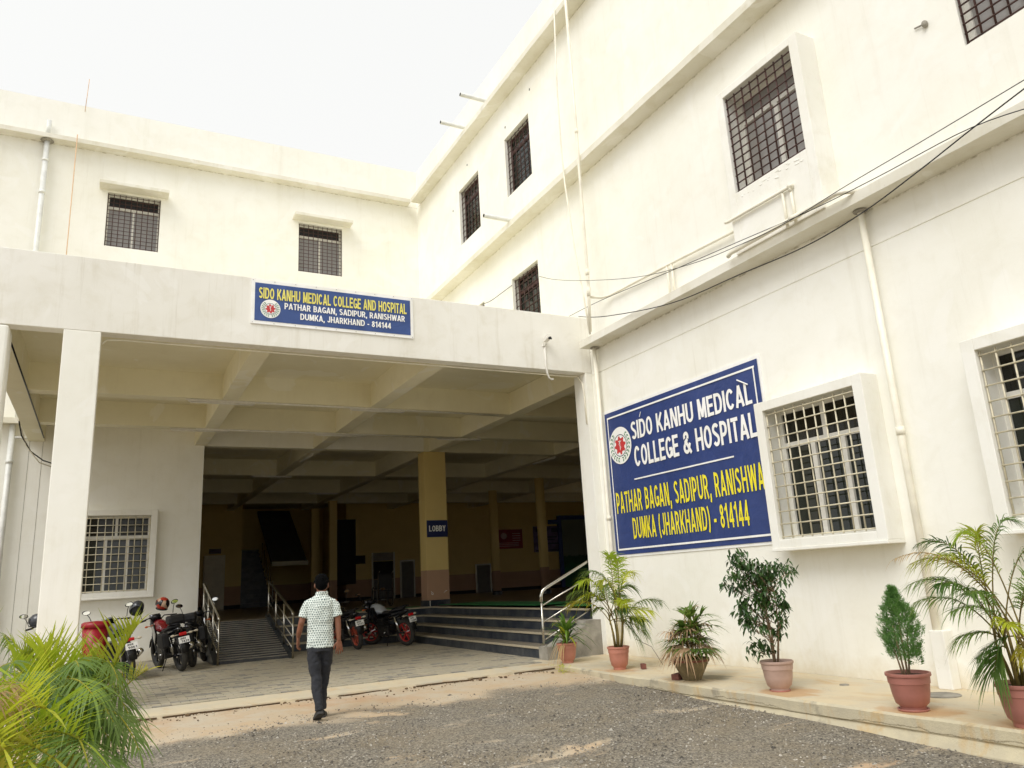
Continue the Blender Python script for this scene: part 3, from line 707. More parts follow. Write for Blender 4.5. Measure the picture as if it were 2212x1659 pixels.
# ------------------------------------------------------------------ lettering helper
def _arc(cx, cy, rx, ry, a0, a1, n=7):
    return [(cx+rx*math.cos(R(a0+(a1-a0)*k/n)), cy+ry*math.sin(R(a0+(a1-a0)*k/n))) for k in range(n+1)]
def glyphs():
    T = .182; h = T/2; W = .66; r = W-h; m = W/2; t = 1-h; q = .5
    def bowl(y0, y1, x=r): ry = (y1-y0)/2; rx = min(.2, ry); return [(h,y1),(x-rx,y1)]+_arc(x-rx,(y0+y1)/2,rx,ry,90,-90,10)[1:]+[(h,y0)]
    G = {}
    G['I'] = (T, [[(h,0),(h,1)]])
    G['L'] = (.52, [[(h,0),(h,1)], [(T,h),(.52,h)]])
    G['E'] = (.55, [[(h,0),(h,1)], [(T,h),(.55,h)], [(T,t),(.55,t)], [(T,.51),(.51,.51)]])
    G['H'] = (W, [[(h,0),(h,1)], [(r,0),(r,1)], [(T,.5),(W-T,.5)]])
    G['T'] = (.56, [[(.28,0),(.28,1-T)], [(0,t),(.56,t)]])
    G['N'] = (W, [[(h,0),(h,1)], [(r,0),(r,1)], [(T*.8,1-.02),(W-T*.8,.02)]])
    G['M'] = (.74, [[(h,0),(h,1)], [(.74-h,0),(.74-h,1)], [(T*.75,.98),(.37,.08)], [(.74-T*.75,.98),(.37,.08)]])
    G['W'] = (.92, [[(h*.9,1),(.25,.0)], [(.25,.0),(.46,.97)], [(.46,.97),(.67,0)], [(.67,0),(.92-h*.9,1)]])
    G['A'] = (.66, [[(h*.8,0),(.33,1)], [(.66-h*.8,0),(.33,1)], [(.2,.27),(.46,.27)]])
    G['V'] = (.62, [[(h*.8,1),(.31,0)], [(.62-h*.8,1),(.31,0)]])
    G['Y'] = (.62, [[(h*.8,1),(.31,.45)], [(.62-h*.8,1),(.31,.45)], [(.31,0),(.31,.5)]])
    G['K'] = (.63, [[(h,0),(h,1)], [(T*.9,.36),(.58-.02,.98)], [(.27,.54),(.59-.02,.01)]])
    G['D'] = (W, [[(h,0),(h,1)], [(T,t),(.30,t)]+_arc(r-.24,.5,.24,.5-h,90,-90,12)+[(T,h)]])
    G['P'] = (.57, [[(h,0),(h,1)], bowl(.42,t,.57-h)[0:]])
    G['R'] = (.61, [[(h,0),(h,1)], bowl(.46,t,.57-h), [(.33,.44),(.53,.0)]])
    G['B'] = (.59, [[(h,0),(h,1)], bowl(.53,t,.55-h), bowl(h,.53,.59-h)])
    O = _arc(m,.5,m-h,.5-h,0,360,28)
    G['O'] = (W, [O]); G['0'] = (.54, [_arc(.27,.5,.27-h,.5-h,0,360,24)])
    G['C'] = (W, [_arc(m,.5,m-h,.5-h,38,322,22)])
    G['G'] = (.62, [_arc(m,.5,m-h,.5-h,42,330,22), [(r+.02,.08),(r+.02,.46)], [(.34,.42),(.60,.42)]])
    G['U'] = (W, [[(h,1),(h,.34)]+_arc(m,.34,m-h,.34-h,180,360,12)+[(r,1)]])
    G['J'] = (.50, [[(.50-h,1),(.50-h,.30)]+_arc(.25,.30,.25-h,.30-h,0,-170,12)])
    G['S'] = (.57, [_arc(.285,.735,.285-h,.265-h,25,235,14)+_arc(.285,.285,.285-h,.285-h,60,-155,16)])
    G['8'] = (.54, [_arc(.27,.745,.23-h,.255-h,0,360,20), _arc(.27,.28,.27-h,.28-h,0,360,20)])
    G['1'] = (.38, [[(.27,0),(.27,1)], [(.03,.72),(.24,.86)]])
    G['4'] = (.56, [[(.40,0),(.40,1)], [(.0,.28),(.56,.28)], [(.06,.26),(.38,.94)]])
    G['2'] = (.54, [_arc(.27,.70,.27-h,.30-h,165,-30,12)+[(.09,.10)], [(0,h),(.54,h)]])
    G['3'] = (.54, [_arc(.25,.74,.24-h,.26-h,150,-80,12), _arc(.26,.28,.27-h,.28-h,85,-150,14)])
    G['5'] = (.54, [_arc(.26,.32,.27-h,.32-h,125,-150,16), [(.10,.52),(.14,.99)], [(.1,t),(.50,t)]])
    G['6'] = (.54, [_arc(.27,.30,.27-h,.30-h,0,360,20), _arc(.30,.5,.30-h,.5-h,70,185,10)])
    G['7'] = (.52, [[(0,t),(.52,t)], [(.44,.9),(.20,0)]])
    G['9'] = (.54, [_arc(.27,.70,.27-h,.30-h,0,360,20), _arc(.24,.5,.30-h,.5-h,-110,5,10)])
    G['&'] = (.72, [[(.69,.02),(.20,.62)], _arc(.31,.77,.16,.14,215,-40,12), [(.42,.66),(.17,.44)], _arc(.30,.27,.21,.18,125,325,12), [(.47,.15),(.62,.46)]])
    G[','] = (.19, [[(.095,.18),(.095,0)], [(.12,.02),(.05,-.16)]])
    G['-'] = (.32, [[(0,.36),(.32,.36)]])
    G['('] = (.30, [_arc(.48,.45,.40,.68,128,232,10)])
    G[')'] = (.30, [_arc(-.18,.45,.40,.68,52,-52,10)])
    G[' '] = (.28, [])
    return G, T
GL, GT = glyphs()
def text_mesh(mb, s, fr, u0, u1, z0, z1, n, bold=.02, gap=.085, th=1.02):
    x = 0; Q = []
    for ch in s:
        w, st = GL[ch]
        for p in st: Q.append([(x+a, b) for a, b in p])
        x += w+gap
    tot = x-gap; ku = (u1-u0)/tot; kz = (z1-z0); i_ = 0
    for p in Q:
        n_ = len(p); L_ = []; i_ += 1; nn = n+.00012*(i_ % 9)
        closed = n_ > 12 and abs(p[0][0]-p[-1][0])+abs(p[0][1]-p[-1][1]) < 1e-6
        for k in range(n_):
            a = p[k-1] if k else (p[-2] if closed else p[0]); c = p[k+1] if k < n_-1 else (p[1] if closed else p[-1])
            dx, dy = c[0]-a[0], c[1]-a[1]; l = math.hypot(dx,dy) or 1; dx /= l; dy /= l
            t_ = GT/2*th
            if k in (0, n_-1) or n_ > 3: f = 1
            L_.append(((p[k][0]-dy*t_, p[k][1]+dx*t_*.86), (p[k][0]+dy*t_, p[k][1]-dx*t_*.86)))
        vs = [fr.p(u0+a*ku, nn, z0+b*kz) for pr in L_ for a, b in pr]
        mb.add(vs, [(2*k, 2*k+1, 2*k+3, 2*k+2) for k in range(n_-1)])
def emblem(parent, fr, uc, zc, r_, n, mats):
    wht, red, grn, drk = mats
    def disc(a, b, nn, m_, name, seg=40):
        mb = MB(); vs = []
        for k in range(seg):
            c, s_ = math.cos(2*PI*k/seg), math.sin(2*PI*k/seg)
            vs += [fr.p(uc+a*r_*c, nn, zc+a*r_*s_), fr.p(uc+b*r_*c, nn, zc+b*r_*s_)]
        if b == 0: mb.add([vs[2*k] for k in range(seg)], [tuple(range(seg))])
        else: mb.add(vs, [(2*k, 2*k+1, (2*k+3) % (2*seg), (2*k+2) % (2*seg)) for k in range(seg)])
        return mb
    mb = disc(1, 0, n, None, ''); base = mb.build('emblem', wht, parent)
    disc(.60, .56, n+.002, None, '').build('ring', drk, base)
    mb = MB()                                        # cogged red roundel
    vs = []; N = 48
    for k in range(N):
        rad = .50 if (k // 3) % 2 == 0 else .38
        vs.append(fr.p(uc+rad*r_*math.cos(2*PI*k/N), n+.003, zc+rad*r_*math.sin(2*PI*k/N)))
    mb.add(vs, [tuple(range(N))]); mb.build('cogged_roundel', red, base)
    mb = MB(); q = lambda a, b: fr.p(uc+a*r_, n+.005, zc+b*r_)
    mb.add([q(-.02,-.26), q(.02,-.26), q(.02,.28), q(-.02,.28)], [(0,1,2,3)])
    pts = [(.12*math.sin(i*.75)*(.4+i/14), -.22+i*.045) for i in range(11)]
    for a, b_ in zip(pts[:-1], pts[1:]): mb.add([q(a[0]-.012,a[1]), q(a[0]+.012,a[1]), q(b_[0]+.012,b_[1]), q(b_[0]-.012,b_[1])], [(0,1,2,3)])
    mb.add([q(0,.2), q(.16,.27), q(.05,.16)], [(0,1,2)]); mb.add([q(0,.2), q(-.16,.27), q(-.05,.16)], [(0,1,2)])
    mb.build('staff', wht, base)
    mb = MB()                                        # laurel branches
    for sgn in (1,-1):
        for k in range(9):
            a = -PI/2 + sgn*(.25+k*.265)
            for off in (-.07, .07):
                cx, cz = (.78+off)*math.cos(a), (.78+off)*math.sin(a); ta = a+sgn*PI/2+ (sgn*.6 if off > 0 else -sgn*.6)
                dx, dz = math.cos(ta), math.sin(ta); L_ = .10; W_ = .042
                mb.add([q(cx-dx*L_,cz-dz*L_), q(cx-dz*W_,cz+dx*W_), q(cx+dx*L_,cz+dz*L_), q(cx+dz*W_,cz-dx*W_)], [(0,1,2,3)])
    tag(mb.build('laurel', grn, base), kind='stuff')
def vinyl(name, h, wr=.25):
    t = NT(name); v = t.pos(); f = t.noise(2.2, 5, .6, v, 1.2); c = lin(h)
    t.base(t.mix(t.ramp(f,.3,.75), c, tuple(min(1,x*1.25+.01) for x in c[:3])+(1,))); t.set(Roughness=.38); t.bump(f, wr, .03); return t.m
m_blue = vinyl('banner_blue', '263a72', .6); m_blue2 = vinyl('faded_banner_blue', '304a84', .8)
m_bwhite = vinyl('banner_white', 'f0efe9'); m_byel = vinyl('banner_yellow', 'eadb2c'); m_byel2 = vinyl('pale_banner_yellow', 'dfd56a')
m_red = simple('print_red', 'c83a3c', .5, var=.05); m_green = simple('print_green', '2f7d4e', .5, var=.05); m_navy = simple('print_navy', '1e2a4a', .5, var=.05)
def sheet(fr, u0, u1, z0, z1, n, amp, seed, nx=44, nz=16):
    mb = MB()
    for j in range(nz+1):
        for i in range(nx+1):
            u = u0+(u1-u0)*i/nx; z = z0+(z1-z0)*j/nz; e = min(i, nx-i)/nx*3 if nx else 1
            mb.v.append(tuple(fr.p(u, n+amp*noise.noise(Vector((u*1.6+z*1.3, z*2.1-u*.5, seed))), z)))
    for j in range(nz):
        for i in range(nx):
            a = j*(nx+1)+i; mb.f.append((a, a+1, a+nx+2, a+nx+1)); mb.m.append(0)
    return mb
# banner over the porch opening
FP = FY(0)
t = thing('banner', (-4.25,-.02,5.35), 'long faded blue banner with yellow heading fixed on the porch fascia', 'banner')
mb = MB(); FP.box(mb, -5.40, -3.10, .002, .018, 5.045, 5.675)
mb.build('backing', m_bwhite, t)
sheet(FP, -5.355, -3.145, 5.09, 5.63, .022, .002, 1).build('sheet', m_blue2, t, True)
mb = MB(); text_mesh(mb, 'SIDO KANHU MEDICAL COLLEGE AND HOSPITAL', FP, -5.305, -3.205, 5.405, 5.565, .032, .028); mb.build('lettering', m_byel2, t)
mb = MB(); text_mesh(mb, 'PATHAR BAGAN, SADIPUR, RANISHWAR', FP, -4.965, -3.235, 5.285, 5.375, .032, .02)
text_mesh(mb, 'DUMKA, JHARKHAND - 814144', FP, -4.75, -3.45, 5.155, 5.245, .032, .02); mb.build('lettering', m_bwhite, t)
emblem(t, FP, -5.15, 5.268, .132, .029, (m_bwhite, m_red, m_green, m_navy))
mb = MB()
for k in range(9):
    for z in (5.06, 5.66): mb.box(-5.385+k*.283, -5.377+k*.283, -.024, -.017, z, z+.008)
mb.build('rivet', m_conc, t)
# big banner on the wall
t = thing('banner', (-.02,-1.9,2.9), 'large dark blue banner with white and yellow lettering beside the barred window', 'banner')
mb = MB(); FR.box(mb, .21, 3.64, .002, .012, 1.765, 4.035); mb.build('backing', m_bwhite, t)
sheet(FR, .29, 3.60, 1.80, 3.985, .020, .004, 3, 60, 40).build('sheet', m_blue, t, True)
mb = MB()
for (a, b_, c, d) in ((.36,3.55,3.885,3.91), (.36,3.55,1.865,1.89), (.36,.38,1.89,3.885), (3.52,3.54,1.89,3.885), (.93,3.02,2.862,2.882)):
    FR.box(mb, a, b_, .028, .030, c, d)
mb.build('border', m_bwhite, t)
mb = MB(); text_mesh(mb, 'SIDO KANHU MEDICAL', FR, .96, 3.45, 3.455, 3.73, .029, .035)
text_mesh(mb, 'COLLEGE & HOSPITAL', FR, .98, 3.46, 3.045, 3.355, .029, .035); mb.build('lettering', m_bwhite, t)
mb = MB(); text_mesh(mb, 'PATHAR BAGAN, SADIPUR, RANISHWAR', FR, .42, 3.58, 2.41, 2.73, .029, .035, .11, .86)
text_mesh(mb, 'DUMKA (JHARKHAND) - 814144', FR, .78, 3.15, 2.01, 2.32, .029, .035, .11, .86); mb.build('lettering', m_byel, t)
emblem(t, FR, .65, 3.43, .285, .029, (m_bwhite, m_red, m_green, m_navy))
mb = MB(); mb.tube([FR.p(3.25,.04,3.80), FR.p(3.42,.04,3.70)], .009, 6); mb.tube([FR.p(1.24,.035,3.83), FR.p(1.20,.035,3.76)], .006, 6); mb.build('tie_strip', m_bwhite, t)

# ------------------------------------------------------------------ lobby shell, beams and steps
LB = thing('lobby', (4, 14, ZF), 'dark open lobby with ochre and pink walls behind the entrance steps', 'lobby')
BY = 22.0
mb = MB(); mb.box(-5.13, -2.15, BY, BY+.2, ZF, 5.4); mb.box(2.0, 12.3, BY, BY+.2, ZF, 5.4); mb.box(-2.15, 2.0, BY+4, BY+4.2, ZF, 5.4)
mb.box(-2.35, -2.15, BY+.2, BY+4, ZF, 5.4); mb.box(2.0, 2.2, BY+.2, BY+4, ZF, 5.4)
mb.box(-5.33, -5.131, Y2+.26, BY, ZF-.6, 5.4); mb.box(16, 16.2, .4, 10, ZF-.6, 5.4); mb.box(16, 16.2, 14, BY+.2, ZF-.6, 5.4); mb.box(16, 16.2, 10, 14, 3.6, 5.4); mb.box(.46, 16, .2, .4, ZF-.6, 5.4); mb.box(12.3, 16, BY, BY+.2, 4.2, 5.4)  # gap in the right end wall: unseen opening added to let daylight in
mb.box(12.3, 16.2, BY+2, BY+2.2, ZF, 5.4)
mb.build('lobby_wall', m_lobby, LB)
mb = MB(); mb.box(.0, 16, .4, BY+4.2, 5.2, 5.34); mb.box(-5.13, 0, Y2+.01, BY+4.2, 5.2, 5.34); mb.build('ceiling', m_soffit, LB)
for y0, y1 in ((Y2+.0, Y2+.24), (12.1,12.4), (16.1,16.4), (19.4,19.7)):
    for a, b_ in ((-5.13,-2.75), (-2.49,.14), (.42,3.8), (4.06,7.6), (7.86,16)):
        if y0 == Y2: 
            if b_ <= .2: b_ = b_; mb = MB(); mb.box(a, b_, Y2+.001, Y2+.249, HB, 5.19); mb.build('beam', m_soffit, LB); continue
        beam(a, b_, y0, y1, LB)
for y0, y1 in XB: 
    beam(.42, 3.8, y0, y1, LB); beam(4.06, 7.6, y0, y1, LB)
for a, b_ in ((-2.75,-2.49), (.14,.42), (3.8,4.06), (7.6,7.86)):
    beam(a, b_, Y2+.25 if a < 3 else .4, BY-.001, LB)
# square lobby columns in the wing line / round columns inside
def lobby_col(x0, x1, y0, y1, base=ZF):
    mb = MB(); mb.box(x0, x1, y0, y1, base+.137, HB-.001); c = mb.build('column', m_lobby, LB, bevel=.006)
    mb = MB(); mb.box(x0-.01, x1+.01, y0-.01, y1+.01, base-.01, base+.137); mb.build('plinth', m_gran, c)
lobby_col(-.01+.0, .57, Y2-.0, Y2+.40)
mb = MB(); mb.tube([(.05,Y2-.01,ZF),(.05,Y2-.012,ZF+.13)], .008, 6); mb.build('conduit', m_pipe, LB)
for x, y in ((.59,18.8), (.6,21.7), (5.83,12.2), (5.75,15.6)):
    mb = MB()
    if x < 1: mb.box(x-.14, x+.14, y-.14, y+.14, ZF+.1, HB)
    else: mb.lathe([(.155, ZF+.1), (.155, HB)], (x, y, 0), 24)
    c = mb.build('column', m_lobby, LB, x > 1)
    mb = MB(); mb.lathe([(.18, ZF), (.18, ZF+.1)], (x, y, 0), 24); mb.build('plinth', m_gran, c)
# floor
mb = MB(); mb.box(-5.13, 0.0, Y2-.001, BY+4.2, ZF-.3, ZF); mb.box(0.014, 16, .36, BY+4.2, ZF-.3, ZF); mb.build('lobby_floor', m_floor)
tag(bpy.data.objects['lobby_floor'], kind='structure')
# steps: L-shaped flight, risers along y (facing -x) and along x (facing -y)
st = tag(bpy.data.objects.new('entrance_steps', None), kind='structure'); link(st, None, Vector((-1, 5, ZP)))
rs = (ZF-ZP)/4; XN = [-1.02, -.68, -.34, 0.0]; YN = [6.42, 6.76, 7.10, 7.44]
core = MB()
for k in range(4):
    z1 = ZP+rs*(k+1)-.03; z0 = ZP-.05 if k == 0 else ZP+rs*k-.03
    xn, yn = XN[k]+.012, YN[k]+.012
    if k < 3:
        core.box(xn, 0.02, .38, Y2, z0, z1)
        core.box(-3.72, xn, yn, Y2, z0, z1)
    else:
        core.box(-3.72, 0.0, yn, Y2, z0, z1)
core.build('step_core', m_conc, st)
rng = random.Random(6)
for k in range(4):
    z0, z1 = ZP+rs*k+.0, ZP+rs*(k+1)-.03; xn, yn = XN[k], YN[k]
    y = .38
    while y < yn-.01:                      # riser tiles on the long flight
        y1 = min(y+.62, yn); mb = MB(); mb.box(xn, xn+.012, y+.002, y1-.002, z0+.002, z1); mb.build('riser_tile', m_gran, st); y = y1
    x = -3.72
    while x < xn-.01:
        x1 = min(x+.62, xn); mb = MB(); mb.box(x+.002, x1-.002, yn, yn+.012, z0+.002, z1); mb.build('riser_tile', m_gran, st); x = x1
    d = .36
    mb = MB(); mb.box(xn+.03, xn+d if k < 3 else xn+.3, .36, yn-.02, z1, z1+.03); mb.build('tread_slab', m_tread, st)
    mb = MB(); mb.box(xn-.02, xn+.029, .36, yn-.02, z1+.001, z1+.032); mb.build('nosing', m_nose, st, bevel=.004)
    mb = MB(); mb.box(-3.72, xn+(d if k < 3 else .0), yn+.03, yn+d if k < 3 else Y2+.02, z1+.001, z1+.031); mb.build('tread_slab', m_tread, st)
    mb = MB(); mb.box(-3.72, xn-.02, yn-.02, yn+.029, z1+.002, z1+.032); mb.build('nosing', m_nose, st, bevel=.004)
mb = MB(); mb.box(.12, 1.25, 2.6, 7.3, ZF+.031, ZF+.037); tag(mb.build('carpet_runner', m_carpet), 'green runner carpet lying along the top step edge', 'carpet', 'green runner carpets on the lobby floor')
mb = MB(); mb.box(.12, 1.1, .5, 1.9, ZF+.031, ZF+.037); tag(mb.build('carpet_runner', m_carpet), 'green carpet strip on the lobby floor behind the right handrail', 'carpet', 'green runner carpets on the lobby floor')
mb = MB(); mb.box(-2.6, -1.9, Y2+.02, Y2+.5, ZF+.003, ZF+.009); mb.box(-1.9, -.2, Y2+.02, Y2+.35, ZF+.003, ZF+.009); tag(mb.build('carpet_runner', m_carpet), 'green carpet strip behind the parked motorcycles, left of the lobby sign column', 'carpet', 'green runner carpets on the lobby floor')
# end block at the right of the steps
mb = MB(); pr = [(-1.10,ZP-.02),(0.0,ZP-.02),(0.0,.87),(-.40,.87),(-.42,.80),(-.98,.55),(-1.10,.55)]
mb.add([(x,.12,z) for x,z in pr]+[(x,.375,z) for x,z in pr], [tuple(range(7))[::-1], tuple(range(7,14))]+[(i,(i+1)%7,(i+1)%7+7,i+7) for i in range(7)])
tag(mb.build('stair_side_wall', m_conc), 'grey cement side wall closing the right end of the steps', 'stair wall')
# ramp with ribs and side kerbs
RX0, RX1, RY0, RY1 = -5.0, -3.80, 5.0, 7.45
rp = thing('ramp', ((RX0+RX1)/2, RY0, ZP), 'steep dark ribbed wheelchair ramp between two steel handrails', 'ramp')
def rz_(y): return ZP+(ZF-ZP)*(y-RY0)/(RY1-RY0)
mb = MB(); mb.add([(RX0,RY0,ZP-.01),(RX1,RY0,ZP-.01),(RX1,RY1,ZF-.005),(RX0,RY1,ZF-.005),(RX0,RY0,ZP-.1),(RX1,RY0,ZP-.1),(RX1,RY1,ZP-.1),(RX0,RY1,ZP-.1)],
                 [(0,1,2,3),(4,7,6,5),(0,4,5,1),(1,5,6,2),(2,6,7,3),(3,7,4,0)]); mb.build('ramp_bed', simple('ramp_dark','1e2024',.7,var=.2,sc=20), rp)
m_rib_lit = granite('ramp_rib_lit_top', '8a857a', 'b5ae9f'); m_rib_shade = granite('ramp_rib_shaded_side', '23252a', '3a3d42'); n_ = 19  # light and shade painted on the ribs: tops lightened, sides darkened
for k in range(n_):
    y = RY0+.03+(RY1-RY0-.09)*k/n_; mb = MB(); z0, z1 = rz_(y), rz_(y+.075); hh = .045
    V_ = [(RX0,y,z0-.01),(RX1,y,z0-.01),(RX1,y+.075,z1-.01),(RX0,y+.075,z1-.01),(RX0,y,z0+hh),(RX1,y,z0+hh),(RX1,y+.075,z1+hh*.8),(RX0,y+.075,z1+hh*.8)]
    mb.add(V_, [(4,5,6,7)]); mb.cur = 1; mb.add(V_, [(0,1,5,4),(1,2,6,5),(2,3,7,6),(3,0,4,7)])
    mb.build('rib', [m_rib_lit, m_rib_shade], rp)
for x0, x1 in ((RX0-.10, RX0), (RX1, RX1+.09)):
    mb = MB(); mb.add([(x0,RY0-.12,ZP-.02),(x1,RY0-.12,ZP-.02),(x1,RY1,ZF+.08),(x0,RY1,ZF+.08),(x0,RY1,ZP-.02),(x1,RY1,ZP-.02)], [(0,1,2,3),(0,3,4),(1,5,2),(2,5,4,3),(0,4,5,1)])
    mb.build('side_kerb', m_gran, rp)
mb = MB(); mb.box(-5.13, -3.72, RY1-.001, Y2, ZP, ZF-.001); mb.build('landing', m_floor, rp)
# handrails
def handrail(name, pts, low, posts, label, zbase):
    t = thing(name, posts[0], label, 'handrail', 'steel handrails')
    mb = MB(); mb.tube(pts, .026, 10); mb.build('top_rail', m_steel, t, True)
    for a, b_ in low: mb = MB(); mb.tube([a, b_], .013, 8); mb.build('rail', m_steel, t, True)
    for i, p in enumerate(posts):
        mb = MB(); mb.tube([p, Vector((p[0],p[1],zbase[i]))], .019, 10); mb.build('post', m_steel, t, True)
def ramp_rail(x, lab, y1=RY1-.15):
    ps = [Vector((x, RY0-.15+k*(y1-RY0+.15)/3, 0)) for k in range(4)]
    for p in ps: p.z = max(ZP, rz_(p.y))
    h = .80; top = [p.z+h-.0 for p in ps]
    pts = [Vector((x,ps[0].y,ps[0].z+h-.06)), Vector((x,ps[0].y+.02,ps[0].z+h-.01)), Vector((x,ps[0].y+.07,ps[0].z+h+.02)), Vector((x,ps[3].y,ps[3].z+h+.0)), Vector((x,ps[3].y+.1,ps[3].z+h+.02))]
    low = [(Vector((x,ps[0].y,ps[0].z+h*f)), Vector((x,ps[3].y,ps[3].z+h*f))) for f in (.22,.46,.70)]
    handrail('handrail', pts, low, ps, lab, [p.z+h-.02 for p in ps])
ramp_rail(RX0-.05, 'steel handrail on the left side of the ribbed ramp')
ramp_rail(RX1+.04, 'steel handrail right of the ribbed ramp, beside the walking man')
y = .39
handrail('handrail', [(-1.0,y,1.18),(-1.0,y,1.27),(-.97,y,1.34),(-.90,y,1.385),(.10,y,1.84),(.14,y,1.85)],
         [(V3(-1.0,y,1.12),V3(.12,y,1.60)), (V3(-1.0,y,.88),V3(.12,y,1.36)), (V3(-1.0,y,.62),V3(.12,y,1.12))],
         [(-1.0,y,ZP), (.12,y,.88)], 'steel handrail climbing beside the right end of the steps behind the palm', [1.2, 1.84])

# ------------------------------------------------------------------ things on lobby walls
FB = FY(BY); camv = CAM
def at(y, x20, z20, y0=20): 
    k = (y-camv.y)/(y0-camv.y); return camv.x+(x20-camv.x)*k, camv.z+(z20-camv.z)*k
def wallrect(name, mat, x0, x1, z0, z1, y0, label, cat, n=.03, par=None, Y=BY):
    a = at(Y, x0, z0, y0); b_ = at(Y, x1, z1, y0); mb = MB(); FY(Y).box(mb, a[0], b_[0], .001, n, a[1], b_[1]); o = mb.build(name, mat, par)
    if not par: tag(o, label, cat)
    return o, a[0], b_[0], a[1], b_[1]
m_posr = simple('poster_red', '9c2330', .5, var=.2, sc=2); m_posp = simple('poster_purple', '6c5f8f', .5, var=.35, sc=3); m_bluef = simple('frame_blue', '2c4690', .5)
m_doorg = simple('grey_door', '6c6a66', .6); m_cab = simple('cabinet_cream', 'efe8d4', .6, var=.05)
FBt = FY(BY)
o, a, b_, c, d = wallrect('poster', m_posr, 7.95, 9.25, 2.80, 3.62, 20, 'red printed poster on the far lobby wall between two round columns', 'poster')
mb = MB(); q = lambda f, g: FBt.p(a+(b_-a)*f, .034, c+(d-c)*g)
mb.add([q(.30+.12*math.cos(k*.52), .66+.17*math.sin(k*.52)) for k in range(12)], [tuple(range(12))]); 
for g in (.76,.64,.52,.40): mb.add([q(.62,g), q(.92,g), q(.92,g+.035), q(.62,g+.035)], [(0,1,2,3)])
for g in (.12,.2,.28): mb.add([q(.08,g), q(.85,g), q(.85,g+.03), q(.08,g+.03)], [(0,1,2,3)])
mb.build('print', simple('poster_pale', 'c9aeb0', .6), o)
o, a, b_, c, d = wallrect('poster', m_posp, 9.81, 11.30, 2.60, 3.72, 20, 'mauve and blue printed poster on the far lobby wall, right of the red one', 'poster')
mb = MB(); q = lambda f, g: FBt.p(a+(b_-a)*f, .034, c+(d-c)*g)
for f0,g0,w_,h_ in ((.08,.78,.18,.14),(.35,.80,.14,.12),(.62,.76,.22,.16),(.1,.55,.7,.05),(.12,.45,.6,.04),(.45,.3,.45,.05),(.05,.04,.9,.05)):
    mb.add([q(f0,g0),q(f0+w_,g0),q(f0+w_,g0+h_),q(f0,g0+h_)], [(0,1,2,3)])
mb.build('print', simple('poster_ink', '2e3357', .6), o)
def door(x0, x1, z1, y0, label, mat=m_doorg):
    a = at(BY, x0, 1.1, y0)[0]; b_, z = at(BY, x1, z1, y0)
    t = thing('door', (a, BY, ZF), label, 'door')
    mb = MB(); FBt.box(mb, a, b_, .002, .03, ZF, z); mb.build('leaf', mat, t)
    mb = MB(); FBt.box(mb, a-.06, a, .002, .06, ZF, z+.06); FBt.box(mb, b_, b_+.06, .002, .06, ZF, z+.06); FBt.box(mb, a, b_, .002, .06, z, z+.06); mb.build('door_frame', m_white, t)
door(6.98, 7.60, 2.16, 20, 'grey door in the far lobby wall left of the red poster')
door(5.08, 5.66, 2.57, 24, 'grey door in the far lobby wall just left of the sign column')
t = thing('service_counter', (4.0, BY, ZF), 'recessed service counter window with pale shutter in the far lobby wall', 'counter')
p0 = at(BY, 3.76, 1.2, 24); p1 = at(BY, 4.70, 3.0, 24); pm = at(BY, 3.8, 1.86, 24)[1]; pt = at(BY, 3.8, 2.62, 24)[1]
mb = MB(); FBt.box(mb, p0[0], p1[0], .002, .02, pm, pt); mb.build('opening', m_black, t)
mb = MB(); FBt.box(mb, p0[0], p1[0], .002, .05, pt+.02, p1[1]); mb.build('shutter', simple('shutter_grey', '98928a', .5), t)
mb = MB(); FBt.box(mb, p0[0], p1[0], .002, .06, ZF+.05, pm-.02); mb.build('counter_front', m_doorg, t)
mb = MB(); FBt.box(mb, p0[0]-.06, p0[0], .002, .07, ZF, p1[1]); FBt.box(mb, p1[0], p1[0]+.06, .002, .07, ZF, p1[1]); mb.build('door_frame', m_white, t)
mb = MB(); a = at(BY, 2.14, 1.7, 24); b2 = at(BY, 2.98, 4.5, 24); FBt.box(mb, a[0], b2[0], .002, .02, a[1], b2[1]); c3 = at(BY, 3.41, 2.55, 24); FBt.box(mb, b2[0], c3[0], .002, .02, c3[1], c3[1]+.34)
tag(mb.build('dark_doorway', m_black), 'dark open doorway with a hanging black sign board in the far lobby wall', 'doorway')
# cupboard at the left of the hall
t = thing('cupboard', (-2.9, 21.5, ZF), 'tall pale cupboard with stacked panels at the left of the lobby', 'cupboard')
a = at(BY-.3, -3.30, 1.0, 24); b2 = at(BY-.3, -2.49, 3.14, 24)
mb = MB(); mb.box(a[0], b2[0], BY-.3, BY-.01, ZF, b2[1]); mb.build('carcass', m_cab, t)
for f0, f1 in ((.02,.40), (.42,.80), (.83,.98)):
    mb = MB(); mb.box(a[0]+.03, b2[0]-.03, BY-.315, BY-.301, ZF+(b2[1]-ZF)*f0, ZF+(b2[1]-ZF)*f1); mb.build('panel', m_cab, t, bevel=.004)
wallrect('notice', simple('notice_violet', '5e5068', .6, var=.3, sc=8), -3.13, -2.67, 3.2, 3.4, 24, 'small violet notice above the pale cupboard', 'notice')
